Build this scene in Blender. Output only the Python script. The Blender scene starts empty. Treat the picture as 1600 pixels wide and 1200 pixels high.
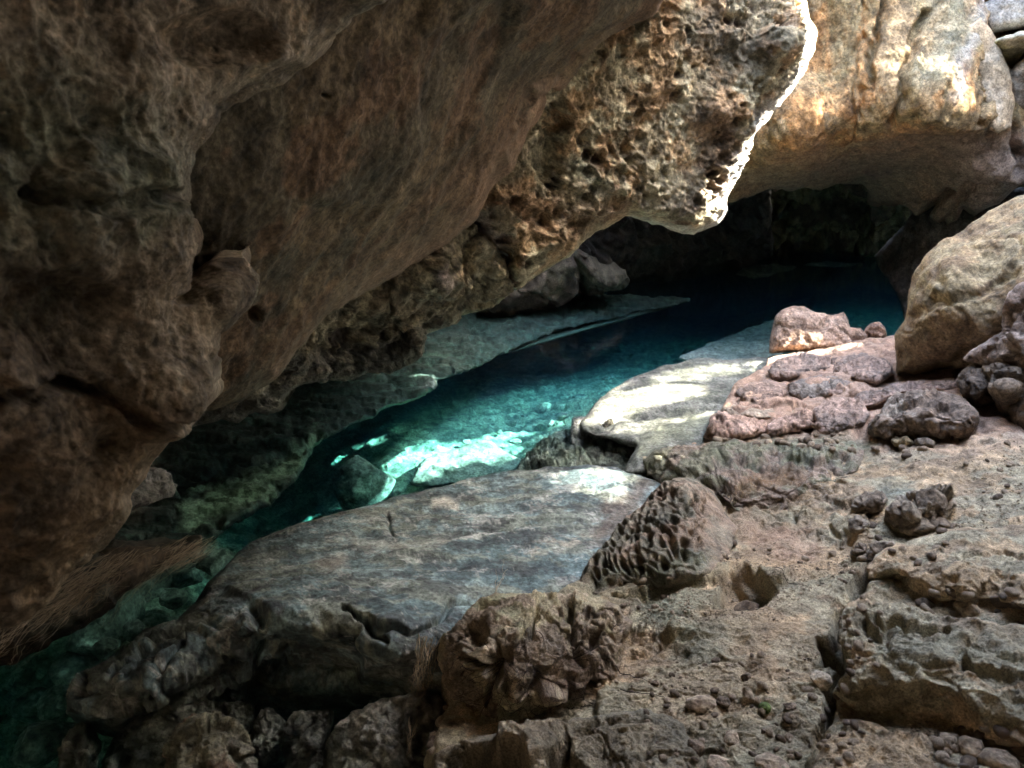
import bpy, math, random
import numpy as np
from mathutils import Vector

scene = bpy.context.scene
COL = scene.collection
# ------------------------------------------------------------------ camera
FPX = 1209.0                      # focal length in pixels of the 1600 wide photograph
PITCH = math.radians(15.7)
CAMZ = 1.6
cam_d = bpy.data.cameras.new("camera"); cam = bpy.data.objects.new("camera", cam_d); COL.objects.link(cam)
cam.location = (0, 0, CAMZ); cam.rotation_euler = (math.radians(90) - PITCH, 0, 0)
cam_d.sensor_width = 36; cam_d.lens = 36 * FPX / 1600; cam_d.clip_start = .05; cam_d.clip_end = 400
cam_d.dof.use_dof = True; cam_d.dof.focus_distance = 3.0; cam_d.dof.aperture_fstop = 7.0
scene.camera = cam
# ------------------------------------------------------------------ light
SUN_ELEV = 38.0
D = np.array([-1.0, .16, 0]); D = D / np.linalg.norm(D) * math.cos(math.radians(SUN_ELEV)); D[2] = -math.sin(math.radians(SUN_ELEV))
w = bpy.data.worlds.new("World"); scene.world = w; w.use_nodes = True
nt = w.node_tree; bg = nt.nodes["Background"]; sky = nt.nodes.new("ShaderNodeTexSky")
sky.sky_type = 'NISHITA'; sky.sun_disc = False; sky.sun_elevation = math.radians(SUN_ELEV)
sky.sun_rotation = math.atan2(-D[0], -D[1]); sky.dust_density = 4.0; sky.air_density = 1.0; sky.ozone_density = 0.6
nt.links.new(sky.outputs[0], bg.inputs[0]); bg.inputs[1].default_value = 0.15
sl = bpy.data.lights.new("sun", 'SUN'); so = bpy.data.objects.new("sun", sl); COL.objects.link(so)
sl.energy = 5.0; sl.angle = math.radians(.5); sl.color = (1, .95, .86)
so.rotation_euler = Vector((-D[0], -D[1], -D[2])).to_track_quat('Z', 'Y').to_euler()
scene.view_settings.view_transform = 'Standard'; scene.view_settings.look = 'None'
scene.view_settings.exposure = 4.9; scene.view_settings.gamma = 1
cy = scene.cycles
cy.use_denoising = True; cy.max_bounces = 10; cy.diffuse_bounces = 6; cy.volume_bounces = 1
cy.transparent_max_bounces = 12; cy.sample_clamp_indirect = 6

# ------------------------------------------------------------------ noise in numpy
def _h(ix, iy, iz, seed):
    n = (ix.astype(np.uint32) * np.uint32(374761393) + iy.astype(np.uint32) * np.uint32(668265263)
         + iz.astype(np.uint32) * np.uint32(2147483647) + np.uint32((seed * 1274126177) & 0xffffffff))
    n = (n ^ (n >> np.uint32(13))) * np.uint32(1274126177)
    n = (n ^ (n >> np.uint32(15))) * np.uint32(2246822519)
    return n ^ (n >> np.uint32(16))
def hf(ix, iy, iz, seed): return _h(ix, iy, iz, seed).astype(np.float32) / np.float32(4294967295.0)
G = np.array([[1,1,0],[-1,1,0],[1,-1,0],[-1,-1,0],[1,0,1],[-1,0,1],[1,0,-1],[-1,0,-1],[0,1,1],[0,-1,1],[0,1,-1],[0,-1,-1],[1,1,0],[-1,1,0],[0,-1,1],[0,-1,-1]], np.float32)
def perlin(p, seed=0):
    p = p.astype(np.float32); i = np.floor(p).astype(np.int64); f = p - i
    u = f * f * f * (f * (f * 6 - 15) + 10); out = 0
    for dx in (0, 1):
        wx = u[:, 0] if dx else 1 - u[:, 0]
        for dy in (0, 1):
            wy = u[:, 1] if dy else 1 - u[:, 1]
            for dz in (0, 1):
                wz = u[:, 2] if dz else 1 - u[:, 2]
                g = G[(_h(i[:, 0] + dx, i[:, 1] + dy, i[:, 2] + dz, seed) >> np.uint32(7)) & np.uint32(15)]
                out = out + wx * wy * wz * (g[:, 0] * (f[:, 0] - dx) + g[:, 1] * (f[:, 1] - dy) + g[:, 2] * (f[:, 2] - dz))
    return out
def fbm(p, scale, octv=5, seed=0, gain=.5, ridged=False):
    a, s, out, tot = 1., scale, 0, 0
    for k in range(octv):
        n = perlin(p * s + k * 17.3, seed + k)
        if ridged: n = 1 - 2.2 * np.abs(n)
        out = out + a * n; tot += a; a *= gain; s *= 2.03
    return out / tot
def worley(p, scale, seed=0, tilt=False):
    p = p * scale; i = np.floor(p).astype(np.int64); f = (p - i).astype(np.float32)
    f1 = np.full(len(p), 9., np.float32); f2 = f1.copy(); idn = np.zeros(len(p), np.float32); off = np.zeros((len(p), 3), np.float32)
    for dx in (-1, 0, 1):
        for dy in (-1, 0, 1):
            for dz in (-1, 0, 1):
                a = (i[:, 0] + dx, i[:, 1] + dy, i[:, 2] + dz)
                v = _h(*a, seed)
                o_ = np.stack([dx + (v & 1023) / 1023. - f[:, 0], dy + ((v >> 10) & 1023) / 1023. - f[:, 1], dz + ((v >> 20) & 1023) / 1023. - f[:, 2]], -1).astype(np.float32)
                d = (o_ * o_).sum(1); m = d < f1; off = np.where(m[:, None], o_, off)
                f2 = np.where(m, f1, np.minimum(f2, d)); idn = np.where(m, (v >> 5 & 4095) / 4095., idn); f1 = np.where(m, d, f1)
    if tilt: return np.sqrt(f1), np.sqrt(f2), idn, off
    return np.sqrt(f1), np.sqrt(f2), idn
def sm(a, b, x): t = np.clip((x - a) / (b - a), 0, 1); return t * t * (3 - 2 * t)

# ------------------------------------------------------------------ where a picture point lies in the place
def ray(px, py):
    a = (np.asarray(px, float) - 800) / FPX; b = -(np.asarray(py, float) - 600) / FPX
    cp, sp = math.cos(PITCH), math.sin(PITCH)
    return np.stack([a, cp + sp * b, -sp + cp * b], -1)
def at_Y(px, py, Y): d = ray(px, py); return np.array([0, 0, CAMZ]) + d * (np.asarray(Y) / d[..., 1])[..., None]
def Yz(px, py, z): d = ray(px, py); return (z - CAMZ) / d[..., 2] * d[..., 1]
def at_z(px, py, z): return at_Y(px, py, Yz(px, py, z))
Z = 'z'

# ------------------------------------------------------------------ materials
def rock_mat(name, rough=.85, bump=.35, scale=1.0, fine=60, spec=.35, tint=(1, 1, 1), dark=.55, pits=0, pit_scale=22):
    m = bpy.data.materials.new(name); m.use_nodes = True; nt = m.node_tree; N = nt.nodes; L = nt.links
    b = N["Principled BSDF"]; b.inputs["Specular IOR Level"].default_value = spec
    at = N.new("ShaderNodeAttribute"); at.attribute_name = "pigment"
    wt = N.new("ShaderNodeAttribute"); wt.attribute_name = "wet"
    tc = N.new("ShaderNodeTexCoord")
    n1 = N.new("ShaderNodeTexNoise"); n1.inputs["Scale"].default_value = 9 * scale; n1.inputs["Detail"].default_value = 12; n1.inputs["Roughness"].default_value = .72
    n2 = N.new("ShaderNodeTexNoise"); n2.inputs["Scale"].default_value = fine * scale; n2.inputs["Detail"].default_value = 8; n2.inputs["Roughness"].default_value = .7
    for n in (n1, n2): L.new(tc.outputs["Object"], n.inputs["Vector"])
    r1 = N.new("ShaderNodeMapRange"); r1.inputs[1].default_value = .32; r1.inputs[2].default_value = .68; r1.inputs[1].default_value = .36; r1.inputs[2].default_value = .64; r1.inputs[3].default_value = dark; r1.inputs[4].default_value = 1.4
    r2 = N.new("ShaderNodeMapRange"); r2.inputs[1].default_value = .3; r2.inputs[2].default_value = .7; r2.inputs[1].default_value = .38; r2.inputs[2].default_value = .62; r2.inputs[3].default_value = .55; r2.inputs[4].default_value = 1.4
    L.new(n1.outputs[0], r1.inputs[0]); L.new(n2.outputs[0], r2.inputs[0])
    mu = N.new("ShaderNodeMath"); mu.operation = 'MULTIPLY'; L.new(r1.outputs[0], mu.inputs[0]); L.new(r2.outputs[0], mu.inputs[1])
    vm = N.new("ShaderNodeVectorMath"); vm.operation = 'SCALE'; L.new(at.outputs["Color"], vm.inputs[0]); L.new(mu.outputs[0], vm.inputs["Scale"])
    v2 = N.new("ShaderNodeVectorMath"); v2.operation = 'MULTIPLY'; L.new(vm.outputs[0], v2.inputs[0]); v2.inputs[1].default_value = tint
    L.new(v2.outputs[0], b.inputs["Base Color"])
    rr = N.new("ShaderNodeMapRange"); rr.inputs[3].default_value = rough; rr.inputs[4].default_value = .16
    ad = N.new("ShaderNodeMath"); ad.operation = 'MULTIPLY'; ad.use_clamp = True
    rw = N.new("ShaderNodeMapRange"); rw.inputs[1].default_value = .35; rw.inputs[2].default_value = .6; rw.inputs[3].default_value = .3; rw.inputs[4].default_value = 1.2
    L.new(n1.outputs[0], rw.inputs[0]); L.new(rw.outputs[0], ad.inputs[0]); L.new(wt.outputs["Fac"], ad.inputs[1])
    L.new(ad.outputs[0], rr.inputs[0]); L.new(rr.outputs[0], b.inputs["Roughness"])
    bp = N.new("ShaderNodeBump"); bp.inputs["Strength"].default_value = min(1, bump * 1.6); bp.inputs["Distance"].default_value = .035
    L.new(n1.outputs[0], bp.inputs["Height"])
    b2 = N.new("ShaderNodeBump"); b2.inputs["Strength"].default_value = min(1, bump * 1.8); b2.inputs["Distance"].default_value = .009
    L.new(n2.outputs[0], b2.inputs["Height"]); L.new(bp.outputs[0], b2.inputs["Normal"]); last = b2
    if pits:
        wv = N.new("ShaderNodeVectorMath"); wv.operation = 'SCALE'; L.new(n1.outputs["Color"], wv.inputs[0]); wv.inputs["Scale"].default_value = .09
        av = N.new("ShaderNodeVectorMath"); av.operation = 'ADD'; L.new(tc.outputs["Object"], av.inputs[0]); L.new(wv.outputs[0], av.inputs[1])
        col = v2.outputs[0]
        for k, (sc_, wd) in enumerate(((pit_scale, .42), (pit_scale * 2.6, .40))):
            vo = N.new("ShaderNodeTexVoronoi"); vo.inputs["Scale"].default_value = sc_; L.new(av.outputs[0], vo.inputs["Vector"])
            rv = N.new("ShaderNodeMapRange"); rv.interpolation_type = 'SMOOTHSTEP'; rv.inputs[1].default_value = .08; rv.inputs[2].default_value = wd; L.new(vo.outputs["Distance"], rv.inputs[0])
            b3 = N.new("ShaderNodeBump"); b3.inputs["Strength"].default_value = pits; b3.inputs["Distance"].default_value = .5 / sc_; L.new(rv.outputs[0], b3.inputs["Height"]); L.new(last.outputs[0], b3.inputs["Normal"]); last = b3
    L.new(last.outputs[0], b.inputs["Normal"])
    return m
M_rock = rock_mat("limestone"); M_smooth = rock_mat("smooth_limestone", bump=.2, dark=.75)
M_rough = rock_mat("pitted_limestone", bump=.6, pits=.55); M_near = rock_mat("near_limestone", bump=.4, scale=1.6)
M_soil = rock_mat("dusty_limestone", bump=.5, fine=140, scale=1.3, dark=.65, pits=.3, pit_scale=30)
def plain(name, c, rough=.8, coat=0):
    m = bpy.data.materials.new(name); m.use_nodes = True; N = m.node_tree.nodes; b = N["Principled BSDF"]
    n = N.new("ShaderNodeTexNoise"); n.inputs["Scale"].default_value = 40; r = N.new("ShaderNodeMix"); r.data_type = 'RGBA'
    r.inputs[6].default_value = (*[x * .6 for x in c], 1); r.inputs[7].default_value = (*[min(1, x * 1.4) for x in c], 1)
    m.node_tree.links.new(n.outputs[0], r.inputs[0]); m.node_tree.links.new(r.outputs[2], b.inputs["Base Color"]); b.inputs["Roughness"].default_value = rough
    return m
M_root = plain("dry_root", (.48, .38, .26)); M_darkroot = plain("dark_root", (.03, .018, .014)); M_paleroot = plain("pale_root", (.34, .27, .17))
M_nut = plain("green_husk", (.06, .09, .02), .5)

# ------------------------------------------------------------------ meshes
def tag(o, label=None, cat=None, group=None, kind=None):
    if kind: o['kind'] = kind
    if label: o['label'] = label
    if cat: o['category'] = cat
    if group: o['group'] = group
    return o
def add_mesh(name, V, F, mat, pig=None, wet=None, smooth=True, parent=None):
    me = bpy.data.meshes.new(name); V = np.asarray(V, np.float32); F = [np.asarray(f, np.int32) for f in F if len(f)]
    me.vertices.add(len(V)); me.vertices.foreach_set("co", V.ravel())
    loops = np.concatenate([f.ravel() for f in F]); starts = []; s = 0
    for f in F:
        k = f.shape[1]; starts.append(s + np.arange(len(f)) * k); s += f.size
    starts = np.concatenate(starts)
    me.loops.add(len(loops)); me.loops.foreach_set("vertex_index", loops)
    me.polygons.add(len(starts)); me.polygons.foreach_set("loop_start", starts.astype(np.int32))
    me.polygons.foreach_set("use_smooth", np.full(len(starts), smooth))
    if pig is not None:
        a = me.attributes.new("pigment", 'FLOAT_COLOR', 'POINT'); c = np.ones((len(V), 4), np.float32); c[:, :3] = np.clip(pig, .004, .9); a.data.foreach_set("color", c.ravel())
        a = me.attributes.new("wet", 'FLOAT', 'POINT'); a.data.foreach_set("value", np.zeros(len(V), np.float32) if wet is None else np.clip(wet, 0, 1).astype(np.float32))
    me.update(calc_edges=True); me.validate(); me.materials.append(mat)
    o = bpy.data.objects.new(name, me); COL.objects.link(o)
    if parent: o.parent = parent
    return o
def poly_dist(px, py, poly, closed=True):
    """distance from points to a polyline in picture pixels, nearest point, and inside test"""
    P = np.stack([px, py], -1).astype(np.float32); A = np.asarray(poly, np.float32); B = np.roll(A, -1, 0)
    if not closed: A, B = A[:-1], B[:-1]
    best = np.full(len(P), 1e9, np.float32); near = np.zeros_like(P); ins = np.zeros(len(P), bool)
    for a, b in zip(A, B):
        ab = b - a; t = np.clip(((P - a) @ ab) / max(1e-9, float(ab @ ab)), 0, 1)
        q = a + t[:, None] * ab; d = np.hypot(*(P - q).T); m = d < best
        best = np.where(m, d, best); near[m] = q[m]
        if closed:
            c = (a[1] > P[:, 1]) != (b[1] > P[:, 1])
            with np.errstate(divide='ignore', invalid='ignore'):
                xi = (b[0] - a[0]) * (P[:, 1] - a[1]) / (b[1] - a[1]) + a[0]
            ins ^= c & (P[:, 0] < xi)
    return best, near, ins
def rough_line(poly, amp, seed, seg=7, closed=True):
    A = np.asarray(poly, float); n = len(A); out = []
    for i in range(n if closed else n - 1):
        a, b = A[i], A[(i + 1) % n]; k = max(1, min(60, int(np.hypot(*(b - a)) / seg)))
        for j in range(k): out.append(a + (b - a) * j / k)
    if not closed: out.append(A[-1])
    out = np.array(out)
    q = np.concatenate([out, np.zeros((len(out), 1))], 1)
    dx = fbm(q, 1 / 45., 4, seed, .6); dy = fbm(q, 1 / 45., 4, seed + 50, .6)
    return out + np.stack([dx, dy], -1) * amp * 2.2
def tps(ctrl):
    C = []
    for c in ctrl:
        Y = Yz(c[0], c[1], c[3]) if c[2] == Z else c[2]
        C.append((c[0] / 800., c[1] / 800., 1. / Y))
    C = np.array(C); n = len(C)
    def U(r2): return np.where(r2 > 1e-12, r2 * np.log(r2 + 1e-12), 0)
    r2 = ((C[:, None, :2] - C[None, :, :2]) ** 2).sum(-1)
    A = np.zeros((n + 3, n + 3)); A[:n, :n] = U(r2) + np.eye(n) * 1e-4; A[:n, n] = 1; A[:n, n + 1:] = C[:, :2]; A[n, :n] = 1; A[n + 1:, :n] = C[:, :2].T
    s = np.linalg.lstsq(A, np.concatenate([C[:, 2], [0, 0, 0]]), rcond=None)[0]
    def f(px, py):
        q = np.stack([px, py], -1) / 800.; out = s[n] + q @ s[n + 1:]
        for i in range(n): out = out + s[i] * U(((q - C[i, :2]) ** 2).sum(-1))
        return out
    return f
REL = {}
def relief(name, outline, ctrl, mat, shape=None, paint=None, step=3., back=.5, ew=20, er=.1, rough=4, seed=1, feats=(), ymin=.3, ymax=40, stepy=None, crag=.010):
    """a rock body: its seen outline at its real distance, its relief, and a closed back of real thickness"""
    ol = rough_line(outline, rough, seed)
    lo, hi = ol.min(0) - step, ol.max(0) + step
    lox, hix, loy, hiy = lo[0], hi[0], lo[1], hi[1]
    def axis(a, b, f0, f1, step=step):        # fine inside the picture, coarse outside it
        mid = np.arange(max(a, f0), min(b, f1) + step, step) if min(b, f1) > max(a, f0) else np.array([max(a, f0)])
        pre = np.arange(a, max(a, f0), 14.)[:] if a < f0 else np.array([]); post = np.arange(min(b, f1) + 14, b + 14, 14.) if b > f1 else np.array([])
        return np.unique(np.concatenate([pre, mid, post]))
    xs, ys = axis(lox, hix, -50, 1650), axis(loy, hiy, -50, 1250, stepy or step)
    gx, gy = np.meshgrid(xs, ys); sh = gx.shape; px, py = gx.ravel(), gy.ravel()
    dist, near, ins = poly_dist(px, py, ol)
    cx = ((gx[:-1, :-1] + gx[1:, 1:]) / 2).ravel(); cyy = ((gy[:-1, :-1] + gy[1:, 1:]) / 2).ravel()
    insg = ins.reshape(sh); cnt = insg[:-1, :-1].astype(int) + insg[1:, :-1] + insg[:-1, 1:] + insg[1:, 1:]
    keep = cnt >= 2
    idx = np.arange(px.size).reshape(sh)
    Q = np.stack([idx[:-1, :-1], idx[1:, :-1], idx[1:, 1:], idx[:-1, 1:]], -1)[keep]
    used = np.unique(Q); used_m = np.zeros(px.size, bool); used_m[used] = True
    # boundary edges
    E = np.concatenate([Q[:, [0, 1]], Q[:, [1, 2]], Q[:, [2, 3]], Q[:, [3, 0]]])
    key = np.sort(E, 1); kk = key[:, 0].astype(np.int64) * px.size + key[:, 1]; _, inv, c = np.unique(kk, return_inverse=True, return_counts=True)
    BE = E[c[inv] == 1]; bv = np.unique(BE)
    px = px.copy(); py = py.copy(); px[bv] = near[bv, 0]; py[bv] = near[bv, 1]; dist = dist.copy(); dist[bv] = 0
    dist[~ins] = 0; crag = crag
    f = tps(ctrl); rem = -np.ones(px.size, int); rem[used] = np.arange(len(used))
    X, Yp, dd = px[used], py[used], dist[used]
    Q = rem[Q]; BE = rem[BE]
    Y = 1 / np.clip(f(X, Yp), 1 / ymax, 1 / ymin)
    Yb = Y; t = np.clip(1 - dd / ew, 0, 1); Y = Y + er * (1 - np.sqrt(np.clip(1 - t * t, 0, 1)))
    P = at_Y(X, Yp, Y)
    def normals(P):
        n = np.zeros_like(P); a, b, c_, d_ = P[Q[:, 0]], P[Q[:, 1]], P[Q[:, 2]], P[Q[:, 3]]
        fn = np.cross(c_ - a, d_ - b)
        for k in range(4): np.add.at(n, Q[:, k], fn)
        n /= np.linalg.norm(n, axis=1)[:, None] + 1e-12
        s = np.sign((n * (np.array([0, 0, CAMZ]) - P)).sum(1)); return n * np.where(s == 0, 1, s)[:, None]
    N = normals(at_Y(X, Yp, Yb)); vd = np.array([0, 0, CAMZ]) - P; vd /= np.linalg.norm(vd, axis=1)[:, None]
    N = N + .4 * vd; N /= np.linalg.norm(N, axis=1)[:, None]
    # features: raised or sunken areas, cracks, lumps (in metres along the surface normal)
    h = np.zeros(len(P)); wj = np.stack([X, Yp, np.zeros(len(X))], -1)
    if feats:
        jx = fbm(wj, 1 / 55., 3, seed + 31, .5) * 30; jy = fbm(wj, 1 / 55., 3, seed + 32, .5) * 24
    for ft in feats:
        k = ft[0]
        if k == 'up':       # polygon, height, soft px
            d, _, i_ = poly_dist(X + jx * .8, Yp + jy * .8, ft[1]); s = np.where(i_, d, -d); h += ft[2] * sm(-ft[3] / 2, ft[3] / 2, s)
        elif k == 'crack':  # polyline, depth, width px
            d, _, _ = poly_dist(X + jx, Yp + jy, ft[1], False); h -= ft[2] * (1 - sm(ft[3] * .3, ft[3], d))
        elif k == 'lump':   # x, y, rx, ry, height
            r = np.hypot((X + jx * .6 - ft[1]) / ft[3], (Yp + jy * .6 - ft[2]) / ft[4]); h += ft[5] * np.clip(1 - r * r, 0, 1) ** (1.0 if len(ft) < 7 else ft[6])
    P = P + N * h[:, None]
    hh = shape(P, X, Yp, dd) if shape else 0 * h
    if crag: hh = hh + crag * (.9 * fbm(P, 9, 5, seed + 61, .6, True) + .35 * fbm(P, 38, 3, seed + 62, .6, True) - .5)
    fade = sm(0, 6, dd) * .6 + .4
    vn = np.stack([fbm(P, 6, 4, seed + 71 + k, .6) for k in range(3)], -1)
    P2 = P + N * (hh * fade)[:, None] + vn * (crag * 2.2 * fade)[:, None]
    pig, wet = paint(P, X, Yp, hh) if paint else (np.full(P.shape, .2), None)
    if wet is None: wet = np.zeros(len(P))
    # the back: the rim carried away from the viewer and drawn together
    bv = np.unique(BE); r2 = -np.ones(len(P), int); r2[bv] = np.arange(len(bv)); n0 = len(P2); nb = len(bv)
    cen = P2.mean(0); d = (P2[bv] - np.array([0, 0, CAMZ])); d /= np.linalg.norm(d, axis=1)[:, None]
    cb = cen + (cen - np.array([0, 0, CAMZ])) / np.linalg.norm(cen - np.array([0, 0, CAMZ])) * back
    rings = []
    for k, (tt, pull) in enumerate(((.35, 0.0), (.75, .08), (1., .3))):
        r = P2[bv] + d * back * tt; r = r + (cb - r) * pull; r = r + (fbm(r, 3, 3, seed + 9) * back * .12)[:, None] * np.array([[.6, .6, .6]]); rings.append(r)
    V = np.concatenate([P2] + rings + [cb[None]]); fs = []
    a, b = BE[:, 0], BE[:, 1]; prev_a, prev_b = a, b
    for k in range(3):
        na, nb_ = n0 + k * nb + r2[a], n0 + k * nb + r2[b]; fs.append(np.stack([prev_b, prev_a, na, nb_], -1)); prev_a, prev_b = na, nb_
    tri = np.stack([prev_b, prev_a, np.full(len(a), len(V) - 1)], -1)
    pg = np.concatenate([pig, pig[bv], pig[bv], pig[bv], pig.mean(0)[None]]); wt = np.concatenate([wet, wet[bv], wet[bv], wet[bv], [0]])
    o = add_mesh(name, V, [np.concatenate([Q] + fs), tri], mat, pg, wt)
    REL[o.name] = (X, Yp, P2, N)
    return o
def spot(o, px, py):
    """the point of a finished rock body seen nearest to a picture point"""
    X, Yp, P, N = REL[o.name if hasattr(o, 'name') else o]
    i = int(np.argmin((X - px) ** 2 + (Yp - py) ** 2)); return P[i], N[i]

# ---- surface characters -------------------------------------------------------
def mixc(a, b, t): return np.asarray(a) * (1 - t[:, None]) + np.asarray(b) * t[:, None]
def palette(P, cols, scale, seed, stretch=(1, 1, 1), octv=5):
    """weathering: patches of mineral colours"""
    q = P * np.array(stretch); c = np.tile(np.array(cols[0], float), (len(P), 1))
    for k, cc in enumerate(cols[1:]):
        n = fbm(q, scale * (1 + .35 * k), octv, seed + 7 * k, .6); c = mixc(c, cc, sm(-.01, .09, n))
    g = fbm(q, scale * 6, 4, seed + 99, .7); g2 = fbm(q, scale * 13, 4, seed + 98, .7); return c * np.clip(1 + 1.0 * g + .5 * np.sign(g2) * np.sqrt(np.abs(g2) + 1e-9) * .6, .35, 1.9)[:, None]
def rocky(amp=.05, scale=1.5, seed=3, ridge=.3, stretch=(1, 1, 1), octv=7):
    def f(P, X, Yp, dd):
        q = P * np.array(stretch)
        return amp * (fbm(q, scale, octv, seed, .52) * 1.6 + ridge * fbm(q, scale * 1.7, 5, seed + 20, .55, True))
    return f
def faceted(amp=.06, scale=2.5, seed=3, fine=.02, stretch=(1, 1, 1)):
    """broken limestone: flat facets with steps between them"""
    def f(P, X, Yp, dd):
        q = P * np.array(stretch); q = q + .12 * np.stack([fbm(q, 2.5, 4, seed + k, .6) for k in range(3)], -1)
        f1, f2, idn, o1 = worley(q, scale, seed, True); g1, g2, id2, o2 = worley(q, scale * 3.1, seed + 5, True)
        def tl(i, o): return o[:, 0] * np.cos(i * 61) + o[:, 1] * np.sin(i * 61) + o[:, 2] * np.cos(i * 37 + 1)
        e1, e2 = sm(0, .10, f2 - f1), sm(0, .12, g2 - g1)
        return amp * ((.6 * (idn - .5) + .7 * tl(idn, o1)) * e1 + .4 * (.5 * (id2 - .5) + .8 * tl(id2, o2)) * e2 - .3 * (1 - sm(0, .06, f2 - f1))) + fine * fbm(q, 9, 6, seed + 3, .6)
    return f
def pitted(amp=.04, scale=9, seed=3, base=.05, bscale=1.5, stretch=(1, 1, 1), sharp=1.):
    """solution pits and sharp ridges"""
    def f(P, X, Yp, dd):
        q = P * np.array(stretch); q = q + .05 * np.stack([fbm(q, 6, 4, seed + k, .6) for k in range(3)], -1)
        f1, f2, i1 = worley(q, scale, seed); g1, g2, i2 = worley(q, scale * 2.4, seed + 1)
        m = sm(-.15, .15, fbm(P, 1.6, 3, seed + 12))
        return base * fbm(q, bscale, 6, seed + 4, .5) * 1.7 - amp * m * (1 - sm(.1, .55, f1)) * (.4 + i1) * sharp - amp * .45 * (1 - sm(.1, .5, g1)) * i2 + amp * .35 * (1 - sm(0, .15, f2 - f1)) * m + .015 * fbm(q, 14, 5, seed + 8, .65)
    return f

# ================================================================== the cave shell (structure, mostly outside the picture)
def shell_box(name, lo, hi, amp=.25, seed=1, col=(.26, .2, .14), kind='structure', res=.45):
    V = []; F = []; lo = np.array(lo, float); hi = np.array(hi, float)
    for ax in range(3):
        for side in (0, 1):
            u, v = [a for a in range(3) if a != ax]
            nu = max(2, int((hi[u] - lo[u]) / res) + 1); nv = max(2, int((hi[v] - lo[v]) / res) + 1)
            a, b = np.meshgrid(np.linspace(lo[u], hi[u], nu), np.linspace(lo[v], hi[v], nv)); p = np.zeros((a.size, 3)); p[:, u] = a.ravel(); p[:, v] = b.ravel(); p[:, ax] = (hi if side else lo)[ax]
            i = np.arange(a.size).reshape(a.shape) + sum(len(x) for x in V); V.append(p)
            F.append(np.stack([i[:-1, :-1], i[1:, :-1], i[1:, 1:], i[:-1, 1:]], -1).reshape(-1, 4))
    V = np.concatenate(V); dsp = np.stack([fbm(V, .5, 4, seed + k, .55) for k in range(3)], -1); V = V + dsp * amp * 2
    o = add_mesh(name, V, F, M_rock, np.tile(np.array(col), (len(V), 1)))
    return tag(o, kind=kind)
shell_box('cave_ceiling', (-9, -2.3, 3.0), (.9, 5.2, 5.0), seed=1, col=(.2, .15, .1))
shell_box('cave_ceiling', (-9, 5.2, 2.15), (.5, 7.9, 5.0), seed=2, amp=.12, col=(.2, .15, .1))
shell_box('cave_ceiling', (-9, 8.3, 2.4), (11, 10.5, 3.3), seed=3, col=(.2, .15, .1))
shell_box('cave_ceiling', (-9, 12.9, 2.6), (11, 19, 3.3), seed=13, col=(.2, .15, .1))
shell_box('cave_ceiling', (-9, 10.3, 2.6), (5.4, 13.6, 3.3), seed=14, col=(.2, .15, .1))
shell_box('cave_ceiling', (7.7, 10.3, 2.6), (11, 13.6, 3.3), seed=15, col=(.2, .15, .1))
shell_box('cave_ceiling', (.9, -5, 3.2), (9, 1.5, 4.6), seed=4)
shell_box('cave_wall', (-9, -5, -3), (-4.2, 19, 4), seed=5, col=(.16, .13, .1))
shell_box('cave_wall', (-9, -6, -3), (9, -3.2, 4), seed=6)
shell_box('cave_wall', (8.2, -5, -3), (11, 19, 3.2), seed=7)
shell_box('cave_wall', (-9, 17, -3), (11, 19, 5), seed=8, col=(.1, .09, .07))
shell_box('bedrock', (-9, -5, -4.2), (11, 19, -3.2), seed=9, amp=.05, col=(.1, .1, .09), res=1.0)
shell_box('cave_floor', (-2.4, -4, -.6), (9, .35, .2), seed=10, amp=.08, col=(.26, .2, .14))

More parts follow.
